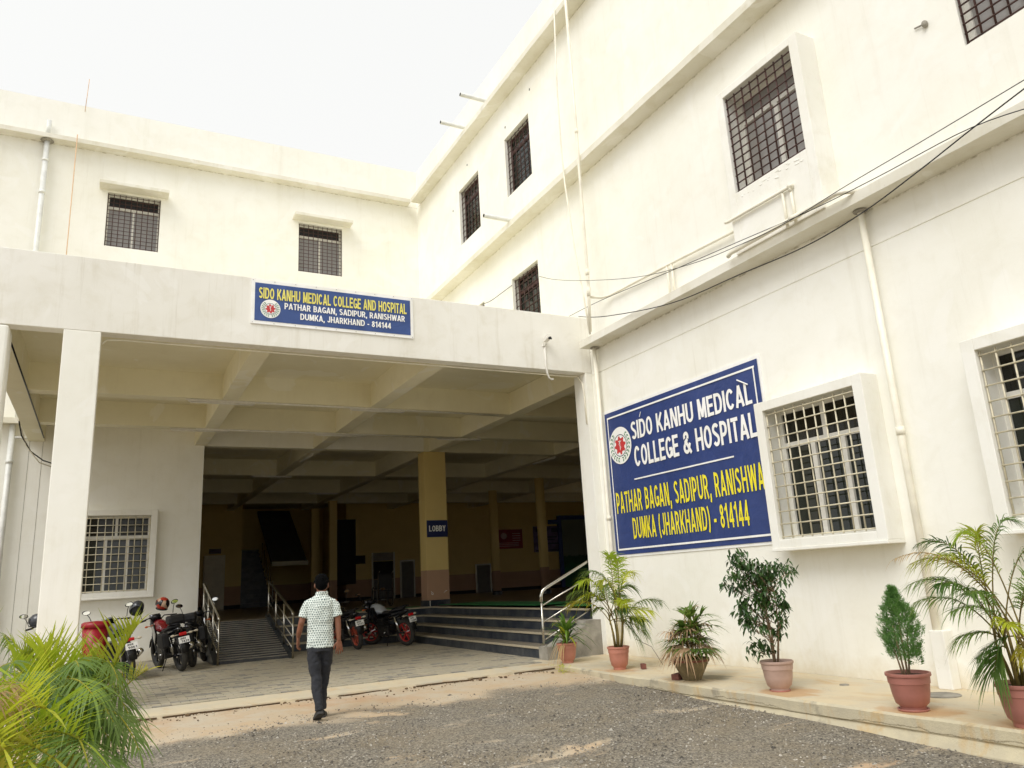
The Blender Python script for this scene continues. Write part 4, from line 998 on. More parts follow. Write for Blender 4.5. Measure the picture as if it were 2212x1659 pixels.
# blue framed mural opening right
t = thing('mural_panel', (13.5, BY+1, ZF), 'large dark green landscape mural in a blue frame at the right of the lobby', 'mural')
def muralm():
    t_ = NT('mural_paint'); v = t_.pos(); z = t_.sep(v)[2]; zz = t_.math('ADD', z, t_.math('MULTIPLY', t_.noise(1.6,5,.6,v), .8))
    c = t_.mix(t_.ramp(t_.math('DIVIDE', zz, 5), .62, .64), lin('2c5a3e'), lin('7c8880')); c = t_.mix(t_.ramp(t_.math('DIVIDE', zz, 5), .52, .56), lin('1f6a48'), c)
    t_.base(c); t_.set(Roughness=.6); return t_.m
mb = MB(); mb.box(12.45, 16, BY-.05, BY-.02, ZF, 4.15); mb.build('mural', muralm(), t)
mb = MB(); mb.box(12.25, 12.45, BY-.09, BY-.0, ZF, 4.35); mb.box(12.45, 16, BY-.09, BY, 4.15, 4.35); mb.build('frame', m_bluef, t)
mb = MB(); mb.box(11.75, 12.25, BY-.12, BY-.02, 3.95, 4.15); mb.build('hanging_sign', m_bluef, t)
# stair at the back of the hall
t = thing('staircase', (-1, BY+1, ZF), 'dim staircase rising at the back left of the lobby under a pale landing edge', 'staircase')
for k in range(14):
    mb = MB(); mb.box(-2.14, -.9, BY+.3+k*.26, BY+.56+k*.26, ZF, ZF+.17*(k+1)); mb.build('step', m_gran, t)
mb = MB(); mb.box(-.95, .45, BY+.1, BY+.3, 2.55, 2.72); mb.build('landing_edge', m_soffit, t)
mb = MB(); mb.add([(-.95,BY+.3,2.72),(.45,BY+.3,2.72),(.45,BY+3.9,5.1),(-.95,BY+3.9,5.1),(-.95,BY+.3,2.6),(.45,BY+.3,2.6),(.45,BY+3.9,4.98),(-.95,BY+3.9,4.98)], [(0,1,2,3),(4,7,6,5),(0,4,5,1),(1,5,6,2),(2,6,7,3),(3,7,4,0)]); mb.build('upper_flight', simple('dim_grey_paint','5a5a52',.8), t)
for k in range(6):
    yy = BY+.1+k*.5; zz = ZF+.1+k*.33; mb = MB(); mb.tube([(-.93,yy,zz),(-.93,yy,zz+.85)], .02, 6); mb.build('baluster', m_steel, t)
# lobby sign
t = thing('lobby_sign', (.29, Y2-.02, 2.84), 'small navy sign reading LOBBY on the square ochre column', 'sign')
mb = MB(); FL.box(mb, .02, .565, .002, .016, 2.635, 3.04); mb.build('board', simple('sign_navy', '1f2b5c', .35, var=.05), t)
mb = MB(); text_mesh(mb, 'LOBBY', FL, .075, .51, 2.77, 2.915, .0185, .02); mb.build('lettering', m_bwhite, t)
# chalky marks at the foot of the sign column
mb = MB(); mb.torus((.12,Y2-.003,1.30), .022, .006, 'y', 16, 5); mb.tube([(.09,Y2-.004,1.36),(.11,Y2-.004,1.325)], .006, 5); mb.tube([(.45,Y2-.004,1.34),(.50,Y2-.004,1.36)], .006, 5); mb.tube([(.42,Y2-.004,1.31),(.45,Y2-.004,1.34)], .004, 5)
tag(mb.build('chalk_mark', m_trim), 'faint pale scuff marks near the foot of the ochre sign column', 'mark')
# wheelchair-like dark frame beside the column
t = thing('wheelchair', (-.3, 10.2, ZF), 'dark folded wheelchair parked inside the lobby left of the sign column', 'wheelchair')
for s_ in (-.22, .22):
    mb = MB(); mb.torus((-.3+s_, 10.2, ZF+.27), .25, .016, 'x', 24, 6); mb.build('wheel', m_rubber, t, True)
    mb = MB(); mb.tube([(-.3+s_*.85,9.95,ZF+.08),(-.3+s_*.85,9.98,ZF+.85),(-.3+s_*.85,9.85,ZF+.9)], .012, 6); mb.tube([(-.3+s_*.85,9.97,ZF+.42),(-.3+s_*.85,10.45,ZF+.42),(-.3+s_*.85,10.55,ZF+.1)], .012, 6); mb.build('side_frame', m_chrome, t, True)
mb = MB(); mb.box(-.48,-.12,10.0,10.4,ZF+.40,ZF+.43); mb.build('seat', m_black, t); mb = MB(); mb.box(-.48,-.12,9.97,9.99,ZF+.45,ZF+.82); mb.build('backrest', m_black, t)

# ------------------------------------------------------------------ cables
def cable(pts, r_, label, mat=m_cable):
    P = [Vector(p) for p in pts]; out = []
    for i in range(len(P)-1):
        for k in range(6):
            t_ = k/6; a = P[max(i-1,0)]; b_ = P[i]; c = P[i+1]; d = P[min(i+2,len(P)-1)]
            out.append(.5*((2*b_)+(c-a)*t_+(2*a-5*b_+4*c-d)*t_*t_+(3*b_-a-3*c+d)*t_**3))
    out.append(P[-1]); mb = MB(); mb.tube(out, r_, 6)
    tag(mb.build('cable', mat, None, True), label, 'cable', 'cables slung along the right wall')
def ray(u, v):      # photograph survey ray (2212 wide), only used to transfer surveyed wire points to wall distance
    return (fwd + rr*((u-1106)/1660.8) - uu*((v-829.5)/1660.8))
def wp(u, v, x):
    d = ray(u, v); k = (x-CAM.x)/d.x; return CAM+d*k
cable([wp(1250,684,-.30), wp(1310,683,-.31), wp(1450,655,-.33), wp(1600,592,-.33), wp(1740,532,-.33), wp(1865,458,-.33), wp(1990,365,-.34), wp(2110,270,-.36), wp(2300,125,-.5)], .0065, 'thick black cable running along the lower ledge of the right wall')
cable([wp(1165,597,-.02), wp(1200,604,-.25), wp(1265,606,-.36), wp(1380,598,-.36), wp(1500,568,-.38), wp(1600,528,-.40), wp(1700,480,-.40), wp(1830,400,-.42), wp(2000,300,-.45), wp(2300,120,-.6)], .0042, 'thin black wire sagging from the small barred window across the wall')
cable([wp(1230,683,-.05), wp(1300,648,-.30), wp(1450,585,-.35), wp(1600,520,-.38), wp(1750,455,-.40), wp(1900,380,-.42), wp(2100,275,-.5), wp(2300,210,-.6)], .0045, 'thin grey wire following the water pipe above the ledge', m_dark)
cable([wp(1042,657,-.10), wp(1060,650,-.08), wp(1085,632,-.05), wp(1106,616,-.01)], .006, 'short black wire entering the small barred window above the porch')

# ------------------------------------------------------------------ plants
def leaf(mb, p, d, up_, L_, W_, droop, seg=3, fold=0.0):
    d = d.normalized(); side = d.cross(up_); 
    if side.length < 1e-4: side = Vector((1,0,0))
    side.normalize(); pts = []
    for i in range(seg+1):
        t_ = i/seg; c = p + d*(L_*t_) + Vector((0,0,-droop*L_*t_*t_)); wd = W_*(1-t_)**.6*min(1, .35+t_*3)
        pts.append((c - side*wd*.5, c + side*wd*.5))
    b_ = len(mb.v)
    for a, c in pts: mb.v += [tuple(a), tuple(c)]
    for i in range(seg):
        mb.f.append((b_+2*i, b_+2*i+1, b_+2*i+3, b_+2*i+2)); mb.m.append(mb.cur)
def frond(P0, P1, P2, L_, n_, W_, rng, droop=.5, start=.22, vee=.25, stem_r=.007, fw=0):
    mb = MB(); P0, P1, P2 = Vector(P0), Vector(P1), Vector(P2)
    B = lambda t_: P0*(1-t_)**2 + P1*2*t_*(1-t_) + P2*t_*t_
    T = lambda t_: ((P1-P0)*(1-t_) + (P2-P1)*t_).normalized()
    mb.cur = 1; mb.tube([B(k/12) for k in range(13)], [stem_r*(1-.8*k/12) for k in range(13)], 5); mb.cur = 0
    tw = rng.uniform(-.5,.5)
    for k in range(n_):
        t_ = start+(1-start)*(k+.5)/n_; p = B(t_); t = T(t_); s_ = t.cross(Vector((0,0,1)))
        if s_.length < .05: s_ = Vector((1,0,0))
        s_.normalize(); up_ = s_.cross(t); s_ = (s_*math.cos(tw)+up_*math.sin(tw)); up_ = s_.cross(t)
        prof = (math.sin(PI*min(1, (t_-start)/(1-start)*.86+.14)))**.6
        for sg in (-1,1):
            ang = .5+fw+.55*t_+rng.uniform(-.12,.12)
            d = s_*sg*math.cos(ang)+t*math.sin(ang)+up_*(vee+rng.uniform(-.1,.1))
            leaf(mb, p, d, up_*sg if sg > 0 else -up_, L_*prof*rng.uniform(.85,1.12), W_*rng.uniform(.8,1.15), droop*rng.uniform(.5,1.4), 4)
    # end pair
    leaf(mb, P2, T(1), s_.cross(T(1)), L_*.5, W_, droop)
    return mb
def pot(prof, mat, parent, soil_z, soil_r, n=32, badge=None, faces_=None):
    mb = MB(); mb.lathe(prof, (0,0,0), n); o = mb.build('pot', mat, parent, True, local=True)
    o.modifiers.new('es', 'EDGE_SPLIT').split_angle = R(35)
    mb = MB(); mb.lathe([(soil_r, soil_z-.02), (soil_r, soil_z), (.001, soil_z+.01)], (0,0,0), 20); mb.build('soil', m_soil, parent, local=True)
    if badge:
        mb = MB(); a = badge; d = Vector((math.cos(a), math.sin(a), 0)); rb = prof[-1][0]*.93
        mb.tube([d*(rb-.004)+Vector((0,0,soil_z-.02)), d*(rb+.006)+Vector((0,0,soil_z-.02))], .013, 12); mb.build('badge', m_white, parent, local=True)
def nursery(h, rt):
    rb = rt*.56
    return [(rb*.95,0),(rb,.012),(rb*.98,h*.09),(rb*1.02,h*.12),(rt*.72,h*.2),(rt*.82,h*.45),(rt*.87,h*.7),(rt*.885,h*.72),(rt*.91,h*.725),(rt*.93,h*.90),(rt*.985,h*.915),(rt,h*.94),(rt*.99,h),(rt*.93,h),(rt*.88,h*.93),(rt*.86,h*.85)]
def saucer(parent, r_, mat=m_terra3):
    mb = MB(); mb.lathe([(r_,0),(r_*1.08,.02),(r_*1.02,.02),(r_*.96,.006)], (0,0,-.003), 24); mb.build('saucer', mat, parent, True, local=True)
bang = math.atan2(-7, -5)
# 1 strap-leaved plant
t = thing('potted_plant', (-1.06,-.37,ZP), 'small potted plant with broad green strap leaves at the foot of the handrail', 'potted plant', 'potted plants lined along the walkway', k=.925)
pot(nursery(.29,.158), m_terra, t, .265, .13); rng = random.Random(11)
for k in range(64):
    a = rng.uniform(0,2*PI); el = rng.uniform(.25,1.35); mb = MB(); L_ = rng.uniform(.42,.62)
    p = Vector((.03*math.cos(a), .03*math.sin(a), .27+rng.uniform(0,.22))); d = Vector((math.cos(a)*math.cos(el), math.sin(a)*math.cos(el), math.sin(el)))
    leaf(mb, p, d, Vector((0,0,1)), L_, .05, rng.uniform(.3,.8), 5); mb.build('leaf', m_dracaena if k % 9 else m_palmy, t, True, local=True)
for k in range(9):
    a = 3.4+rng.uniform(-.6,.6); mb = MB(); leaf(mb, Vector((.1*math.cos(a),.1*math.sin(a),.28)), Vector((math.cos(a),math.sin(a),.2)), Vector((0,0,1)), .24, .022, 1.6, 5); mb.build('leaf', m_palmdry, t, True, local=True)
# areca palms in pots
def areca(loc, label, pr, mt, ph, specs, seed, L_=.30, n_=27, W_=.019, stems=6, badge=bang):
    t = thing('potted_palm', loc, label, 'potted palm', 'potted plants lined along the walkway', k=.925); rng = random.Random(seed)
    pot(nursery(ph, pr), mt, t, ph*.9, pr*.84, badge=badge); base = []
    for k in range(stems):
        a = 2*PI*k/stems+rng.uniform(-.3,.3); r_ = .045; b0 = Vector((r_*math.cos(a), r_*math.sin(a), ph*.88)); b1 = b0+Vector((.07*math.cos(a), .07*math.sin(a), rng.uniform(.3,.5)))
        mb = MB(); mb.tube([b0, (b0+b1)/2+Vector((.01,0,0)), b1], [.017,.013,.009], 8); mb.build('cane', m_stem, t, True, local=True); base.append((b0,b1))
    for (dx, dy, z, mat, ll) in specs:
        b0, b1 = base[rng.randrange(stems)]; tip = Vector((dx, dy, z)); s0 = b1+Vector((0,0,rng.uniform(-.08,.04)))
        mid = Vector((s0.x+(tip.x-s0.x)*.38, s0.y+(tip.y-s0.y)*.38, max(s0.z, tip.z)+abs(z-s0.z)*.12+.18*math.hypot(dx,dy)))
        frond(s0, mid, tip, L_*ll, n_, W_, rng, .75, .3).build('frond', [mat, m_stem], t, True, local=True)
    return t
# axes: toward image-left = (-.85,.45); toward image-right = (.85,-.45)
def lr(r_, d, z, mat=m_palmd, ll=1): return (r_*.88+d*.47, -r_*.47+d*.88, z, mat, ll)
areca((-1.05,-1.62,ZP), 'tall potted areca palm beside the handrail at the wall corner', .155, m_terra, .30,
      [lr(-.02,.0,1.52,m_palm,1.1), lr(.1,.05,1.46,m_palm,1), lr(-.62,.05,1.02,m_palmd,1), lr(-.48,-.15,1.18,m_palm,1.1), lr(-.66,.1,.88,m_palmy,.9), lr(-.5,-.2,.98,m_palmy,.8), lr(-.38,.2,1.30), lr(-.2,-.25,1.18,m_palmy,1.1),
       lr(.32,.05,1.26,m_palm,.9), lr(.26,-.15,1.08), lr(.66,.05,.86), lr(.5,-.1,.74,m_palm,1), lr(.4,.15,.62), lr(.36,-.2,.52), lr(.30,-.1,.36), lr(.42,.1,.42), lr(.1,-.3,.9,m_palm,.9), lr(-.1,.3,1.1), lr(.2,.3,.95), lr(-.25,.1,.8,m_palmd,.7), lr(.15,-.1,.8,m_palmd,.8)], 21)
areca((-1.20,-6.72,ZP), 'large potted areca palm at the right edge spreading long fronds left', .185, m_terra3, .31,
      [lr(-.78,.05,1.26,m_palmdry,.6), lr(-.70,-.05,1.22,m_palmy,1), lr(-.56,.1,1.36,m_palmd,.8), lr(-.72,0,1.06,m_palmd,1), lr(-.55,-.1,1.04), lr(-.62,.15,.92), lr(-.5,-.15,.86), lr(-.42,.1,1.25,m_palm,1), lr(-.36,-.2,.98,m_palmd,1),
       lr(-.40,.0,.66), lr(-.34,-.1,.52), lr(-.25,.0,1.42,m_palm,1), lr(-.05,.1,1.42,m_palmy,1), lr(.2,0,1.5), lr(.4,-.1,1.3,m_palmd,1), lr(.5,.1,1.1), lr(.1,-.4,1.0,m_palmd,1), lr(.3,-.35,.8), lr(-.2,-.35,.75,m_palm,.9), lr(.5,0,.8), lr(0,-.25,.5,m_palmy,.8), lr(-.22,-.05,.38)], 22, .26, 30, .0145)
# lady palm with withered leaves
t = thing('potted_plant', (-1.10,-3.07,ZP), 'bushy potted lady palm half withered brown in a tapered concrete bowl', 'potted plant', 'potted plants lined along the walkway', k=.925)
pot([(.105,0),(.11,.01),(.205,.19),(.21,.2),(.222,.205),(.225,.245),(.20,.248),(.19,.235)], m_potc, t, .225, .185)
mb = MB(); mb.torus((0,0,.225), .208, .020, 'z', 32, 8); mb.build('rim', m_potr, t, True, local=True); rng = random.Random(5)
for k in range(14):
    a = rng.uniform(0,2*PI); r_ = rng.uniform(.02,.11); h = rng.uniform(.3,.62); mb = MB(); mb.tube([(r_*math.cos(a), r_*math.sin(a), .2), (r_*1.3*math.cos(a), r_*1.3*math.sin(a), .2+h)], .007, 6); mb.build('cane', m_stem, t, True, local=True)
    for j in range(6):
        aa = rng.uniform(0,2*PI); hh = .22+h*rng.uniform(.25,1.02); c = Vector((r_*1.2*math.cos(a), r_*1.2*math.sin(a), hh)); el = rng.uniform(-.1,1.0)
        pd = Vector((math.cos(aa)*math.cos(el), math.sin(aa)*math.cos(el), math.sin(el))); e = c+pd*rng.uniform(.10,.24)
        left = (e.x*.88-e.y*.47) < -.05; brown = rng.random() < (.42 if left else .12)
        mb = MB(); mb.cur = 1; mb.tube([c, e], .003, 4); mb.cur = 0
        for q_ in range(8):
            b_ = aa+(q_-3.5)*.30; d = Vector((math.cos(b_)*math.cos(el), math.sin(b_)*math.cos(el), math.sin(el)+.1))
            leaf(mb, e, d, Vector((0,0,1)), rng.uniform(.2,.29), .034, (.95 if brown else .4)*rng.uniform(.6,1.3), 4)
        mb.build('fan_leaf', [m_pink if brown else m_palmd, m_stem], t, True, local=True)
# ficus
t = thing('potted_tree', (-1.09,-4.34,ZP), 'slender potted ficus tree with clumped dark leaves in a faded pink pot', 'potted tree', 'potted plants lined along the walkway', k=.925)
pot(nursery(.30,.172), m_terra2, t, .27, .145, badge=bang-.1); saucer(t, .1); rng = random.Random(15); lv = MB(); tips = []
def branch(p, d, L_, r_, depth, mb):
    pts = [p]; q_ = Vector(p); d = Vector(d)
    for i in range(5):
        d = (d+Vector((rng.uniform(-.16,.16), rng.uniform(-.16,.16), rng.uniform(-.05,.12)))).normalized(); q_ = q_+d*L_/5; pts.append(Vector(q_))
        if depth < 3 and i > (1 if depth else 1) and rng.random() < (.85 if depth else .95):
            a = rng.uniform(0,2*PI); nd = (d*.6+Vector((math.cos(a), math.sin(a), rng.uniform(.0,.5)))*.75).normalized(); branch(q_, nd, L_*rng.uniform(.36,.52), r_*.5, depth+1, mb)
        if depth >= 1 and i > 1: tips.append((Vector(q_), d))
    mb.tube(pts, [r_*(1-.55*k/5) for k in range(6)], 6); tips.append((Vector(q_), d))
CL = [(1700,165),(1745,160),(1690,220),(1790,230),(1640,290),(1760,290),(1850,260),(1960,240),(2010,265),(2060,290),(1930,300),(1640,390),(1720,370),(1800,340),(1880,340),(1960,350),(1850,420),(1780,440),(1940,410),(1700,480),(1690,560),(1790,520),(1870,500),(1960,510),(1985,500),(1700,580),(1770,600),(1880,590),(1950,620),(1720,660),(1800,650),(1770,800),(1830,790),(1940,710),(1760,840),(1660,330),(1820,300),(1900,260),(1740,230),(1830,480),(1740,520),(1910,440)]
tk = MB(); stems = [Vector((-.02,.01,.27)), Vector((.015,-.005,.27)), Vector((.0,.02,.27))]
heads = [Vector((-.10*.88,.10*.47,1.08)), Vector((.08*.88,-.08*.47,1.0)), Vector((-.02,.05,.92))]
for a, b_ in zip(stems, heads):
    md = a.lerp(b_, .5)+Vector((.02,-.01,0)); tk.tube([a, md, b_], [.013,.009,.004], 7)
RT = Vector((.88,-.47,0)); DP = Vector((.47,.88,0))
for (px_, py_) in CL:
    for kk in range(2):
        c = RT*((px_-1890)*.00145+rng.gauss(0,.02)) + DP*rng.uniform(-.17,.17) + Vector((0,0,(1115-py_)*.00145+rng.gauss(0,.02)))
        b0 = stems[rng.randrange(3)].lerp(heads[rng.randrange(3)], min(.98, max(.15, (c.z-.45)/.75))); b0.z = min(b0.z, c.z-.04)
        tk.tube([b0, b0.lerp(c,.5)+Vector((0,0,-.02)), c], [.005,.004,.002], 5)
        for k in range(20):
            a = rng.uniform(0,2*PI); q_ = c+Vector((rng.gauss(0,.036), rng.gauss(0,.036), rng.gauss(0,.034)))
            leaf(lv, q_, Vector((math.cos(a), math.sin(a), rng.uniform(-1.1,.1))), Vector((0,0,1)), rng.uniform(.05,.075), .032, .5, 3)
tk.build('trunk', m_bark, t, True, local=True)
tag(lv.build('foliage', m_ficus, t, True, local=True), kind='stuff')
# thuja
t = thing('potted_shrub', (-1.15,-5.80,ZP), 'egg shaped bright green potted thuja in a rosy brown pot', 'potted shrub', 'potted plants lined along the walkway', k=.925)
pot(nursery(.308,.185), m_terra3, t, .28, .155, badge=None); saucer(t, .12); rng = random.Random(9)
tk = MB(); 
for a, b_ in (((0,0,.27),(.0,.0,.95)), ((-.02,.01,.27),(-.05,.03,.7)), ((.02,0,.27),(.06,-.03,.7)), ((-.03,.02,.27),(-.075,.05,.56))): tk.tube([a, b_], [.010,.004], 6)
tk.build('trunk', m_bark, t, True, local=True); lv = MB()
for q_ in range(430):
    z = rng.uniform(.42, 1.0); tt = (z-.42)/.58; rad = .165*(math.sin(PI*min(1,tt*.88+.17))**.85)*(1-.35*tt)+.008
    a = rng.uniform(0,2*PI); rad *= (.35+.75*rng.random()**.6)*(1+.3*noise.noise(Vector((math.cos(a)*2.4, math.sin(a)*2.4, z*6))))
    c = Vector((rad*math.cos(a)+(.015 if z < .8 else -.02), rad*math.sin(a), z)); ax = (Vector((math.cos(a)*.55, math.sin(a)*.55, 1))+Vector((rng.gauss(0,.25),rng.gauss(0,.25),0))).normalized()
    for k in range(34):
        f = rng.uniform(-.5,1); p = c+ax*.045*f+Vector((rng.gauss(0,.011),rng.gauss(0,.011),rng.gauss(0,.008)))*(1.2-f*.6)
        d = ax+Vector((rng.gauss(0,.55),rng.gauss(0,.55),rng.gauss(0,.3)))
        leaf(lv, p, d, Vector((rng.gauss(0,1),rng.gauss(0,1),rng.gauss(0,1))), rng.uniform(.016,.034), .0065, .0, 2)
for k in range(220):
    a = rng.uniform(0,2*PI); z = rng.uniform(.36,.5); leaf(lv, Vector((.08+.04*math.cos(a), -.04+.04*math.sin(a), z)), Vector((math.cos(a),math.sin(a),.4)), Vector((0,1,0)), .035, .009, 0, 2)
tag(lv.build('foliage', m_thuja, t, True, local=True), kind='stuff')
# bricks, dead leaf and a weed
mb = MB(); mb.obox((-1.17,-2.93+.0,ZP+.034), (.20,.088,.062), Matrix.Rotation(R(24),3,'Z')); tag(mb.build('brick', simple('old_brick', '7c4f44', .9, var=.25, sc=10, bump=.5), None, bevel=.006), 'dusty red brick lying left of the concrete bowl pot', 'brick')
mb = MB(); mb.obox((-.86,-1.86,ZP+.035), (.06,.075,.065), Matrix.Rotation(R(-20),3,'Z')); tag(mb.build('brick', bpy.data.materials['old_brick'], None, bevel=.008), 'small broken brick piece behind the tall areca pot', 'brick')
mb = MB()
for k in range(7): leaf(mb, Vector((-.62+.01*k,-2.05-.012*k,ZP+.02+.03*k)), Vector((.5,-.4,1)), Vector((1,0,0)), .14, .016, .9, 4)
mb.tube([(-.9,-1.8,.72),(-.75,-1.92,.62),(-.66,-2.0,.40)], .003, 4); tag(mb.build('dead_frond', simple('dead_brown', '4f3d2c', .9), None, True), 'withered brown frond hanging down onto the walkway beside the tall areca', 'dead leaf')
mb = MB(); rng = random.Random(2)
for k in range(26):
    a = rng.uniform(0,2*PI); leaf(mb, Vector((-1.42+rng.gauss(0,.05),-.85+rng.gauss(0,.12),.30+rng.uniform(0,.1))), Vector((math.cos(a),math.sin(a),.4)), Vector((0,0,1)), .075, .03, .5, 3)
for k in range(5): mb.tube([(-1.44,-.9+k*.05,.28),(-1.42+.02*k,-.85+k*.04,.40)], .003, 4)
tag(mb.build('weed', m_palm, None, True), 'small green weed growing from the kerb near the steps', 'weed')

# ------------------------------------------------------------------ foreground palms (bottom left)
def big_palm(loc, label, specs, seed, L_, n_, W_):
    t = thing('areca_palm', loc, label, 'palm', 'areca palms in the foreground'); rng = random.Random(seed)
    for k in range(7):
        a = 2*PI*k/7; b0 = Vector((.08*math.cos(a), .08*math.sin(a), 0)); b1 = b0*2.2+Vector((0,0,.55)); mb = MB(); mb.tube([b0,b1], [.026,.014], 8); mb.build('cane', m_stem, t, True, local=True)
    for (u, v, dist, mat, ll, arch) in specs:
        d = ray(u, v).normalized(); tip = CAM+d*dist-Vector(loc); a = rng.uniform(0,2*PI); s0 = Vector((.12*math.cos(a), .12*math.sin(a), rng.uniform(.35,.6)))
        mid = s0.lerp(tip, .45); mid.z = max(s0.z, tip.z)*.72+arch
        up = mat in (m_palm, m_palmy)
        frond(s0, mid, tip, L_*ll*(1.0 if up else .8), n_, W_, rng, .22 if up else .75, .2, .75 if up else .05, .010, .15 if up else 0).build('frond', [mat, m_palmy], t, True, local=True)
P1c = (-7.15,-5.2,.15); P2c = (-7.55,-6.4,.13)
A, B_, C_, D_ = m_palm, m_palmy, m_palmd, m_palmdry
big_palm(P1c, 'yellow green areca palm in the foreground, spreading right over the yard',
  [(296,1352,4.5,B_,.85,.12),(300,1620,4.2,C_,.8,.6),(285,1560,4.6,C_,.8,.65),(255,1470,4.6,C_,.9,.6),(318,1448,5.0,B_,.45,.2),(215,1450,4.8,A,.9,.2),(150,1400,4.9,B_,.95,.12),(225,1420,5.0,B_,.7,.15),
   (95,1400,4.6,A,.95,.12),(60,1385,4.9,C_,.85,.12),(200,1500,4.0,C_,1,.5),(170,1440,4.3,C_,1,.45),(45,1420,4.8,B_,.9,.2),(75,1460,4.0,C_,1,.4),(200,1450,4.6,C_,.9,.4),(245,1560,4.1,C_,1,.65),(175,1430,5.2,C_,.8,.2),(10,1370,5.2,C_,.8,.2),(262,1430,4.9,C_,.6,.3),(30,1440,4.5,A,.9,.25),(260,1600,4.6,C_,.9,.75),(190,1560,4.3,A,1,.6),(265,1720,3.9,C_,.9,.5),(200,1700,3.6,C_,1,.5),(240,1600,4.3,C_,.8,.5)], 31, .40, 30, .0145)
big_palm(P2c, 'lower areca palm at the bottom left corner with pale drooping fronds',
  [(100,1530,2.9,A,1,.35),(180,1600,3.0,A,1,.4),(120,1640,2.7,B_,1,.45),(20,1480,2.9,D_,.9,.4),(-20,1440,3.0,A,1,.35),(70,1480,3.2,C_,1,.35),(10,1620,2.5,A,1,.4),(-30,1500,2.7,D_,1,.4),(60,1640,2.5,B_,1,.45),(-60,1580,2.5,A,1,.4),(150,1500,3.5,C_,.9,.3),(30,1430,3.4,C_,.9,.3),(120,1720,3.0,A,1,.45),(60,1730,2.8,C_,1,.45),(150,1680,3.2,C_,1,.4),(20,1700,2.7,B_,1,.4)], 32, .36, 28, .0125)

# ------------------------------------------------------------------ motorcycles (built in metres)
K = 1/S
def helmet(parent_name, loc, mat, label, rot, vis=True):
    t = thing('helmet', loc, label, 'helmet', k=K); t.rotation_euler = rot
    mb = MB(); mb.ellip((0,0,0), (.125,.15,.135), None, 20, 12)
    mb.v = [(x, y, max(z, -.115) if y > -.02 else max(z, -.095)) for x, y, z in mb.v]; mb.build('shell', mat, t, True, local=True)
    mb = MB(); n_ = 12; rg_ = []
    for zz, k in ((-.05,1.02),(.0,1.045),(.045,1.02)):
        rg_.append([Vector((.127*k*math.cos(a), .152*k*math.sin(a), zz)) for a in [R(25)+R(130)*i/n_ for i in range(n_+1)]])
    for r0, r1 in zip(rg_[:-1], rg_[1:]):
        b_ = len(mb.v); mb.v += [tuple(p) for p in r0+r1]
        for i in range(n_): mb.f.append((b_+i, b_+i+1, b_+n_+2+i, b_+n_+1+i)); mb.m.append(0)
    mb.build('visor', m_visor, t, True, local=True)
    mb = MB(); mb.torus((0,0,-.10), .105, .012, 'z', 24, 6); mb.build('trim', m_black, t, True, local=True)
m_visor = simple('smoked_visor', '0d0f12', .08, var=0)
m_orange = simple('indicator_amber', 'd8703a', .25, var=.05); m_indc = simple('indicator_clear', 'd8cdb8', .2, var=.05); m_tail = simple('tail_lamp_red', 'd01c22', .2, var=.05)
m_seat = simple('seat_vinyl', '17171a', .6, var=.2, sc=14, bump=.2); m_eng = simple('engine_cast', '4c4a48', .5, .7, var=.2, sc=16)
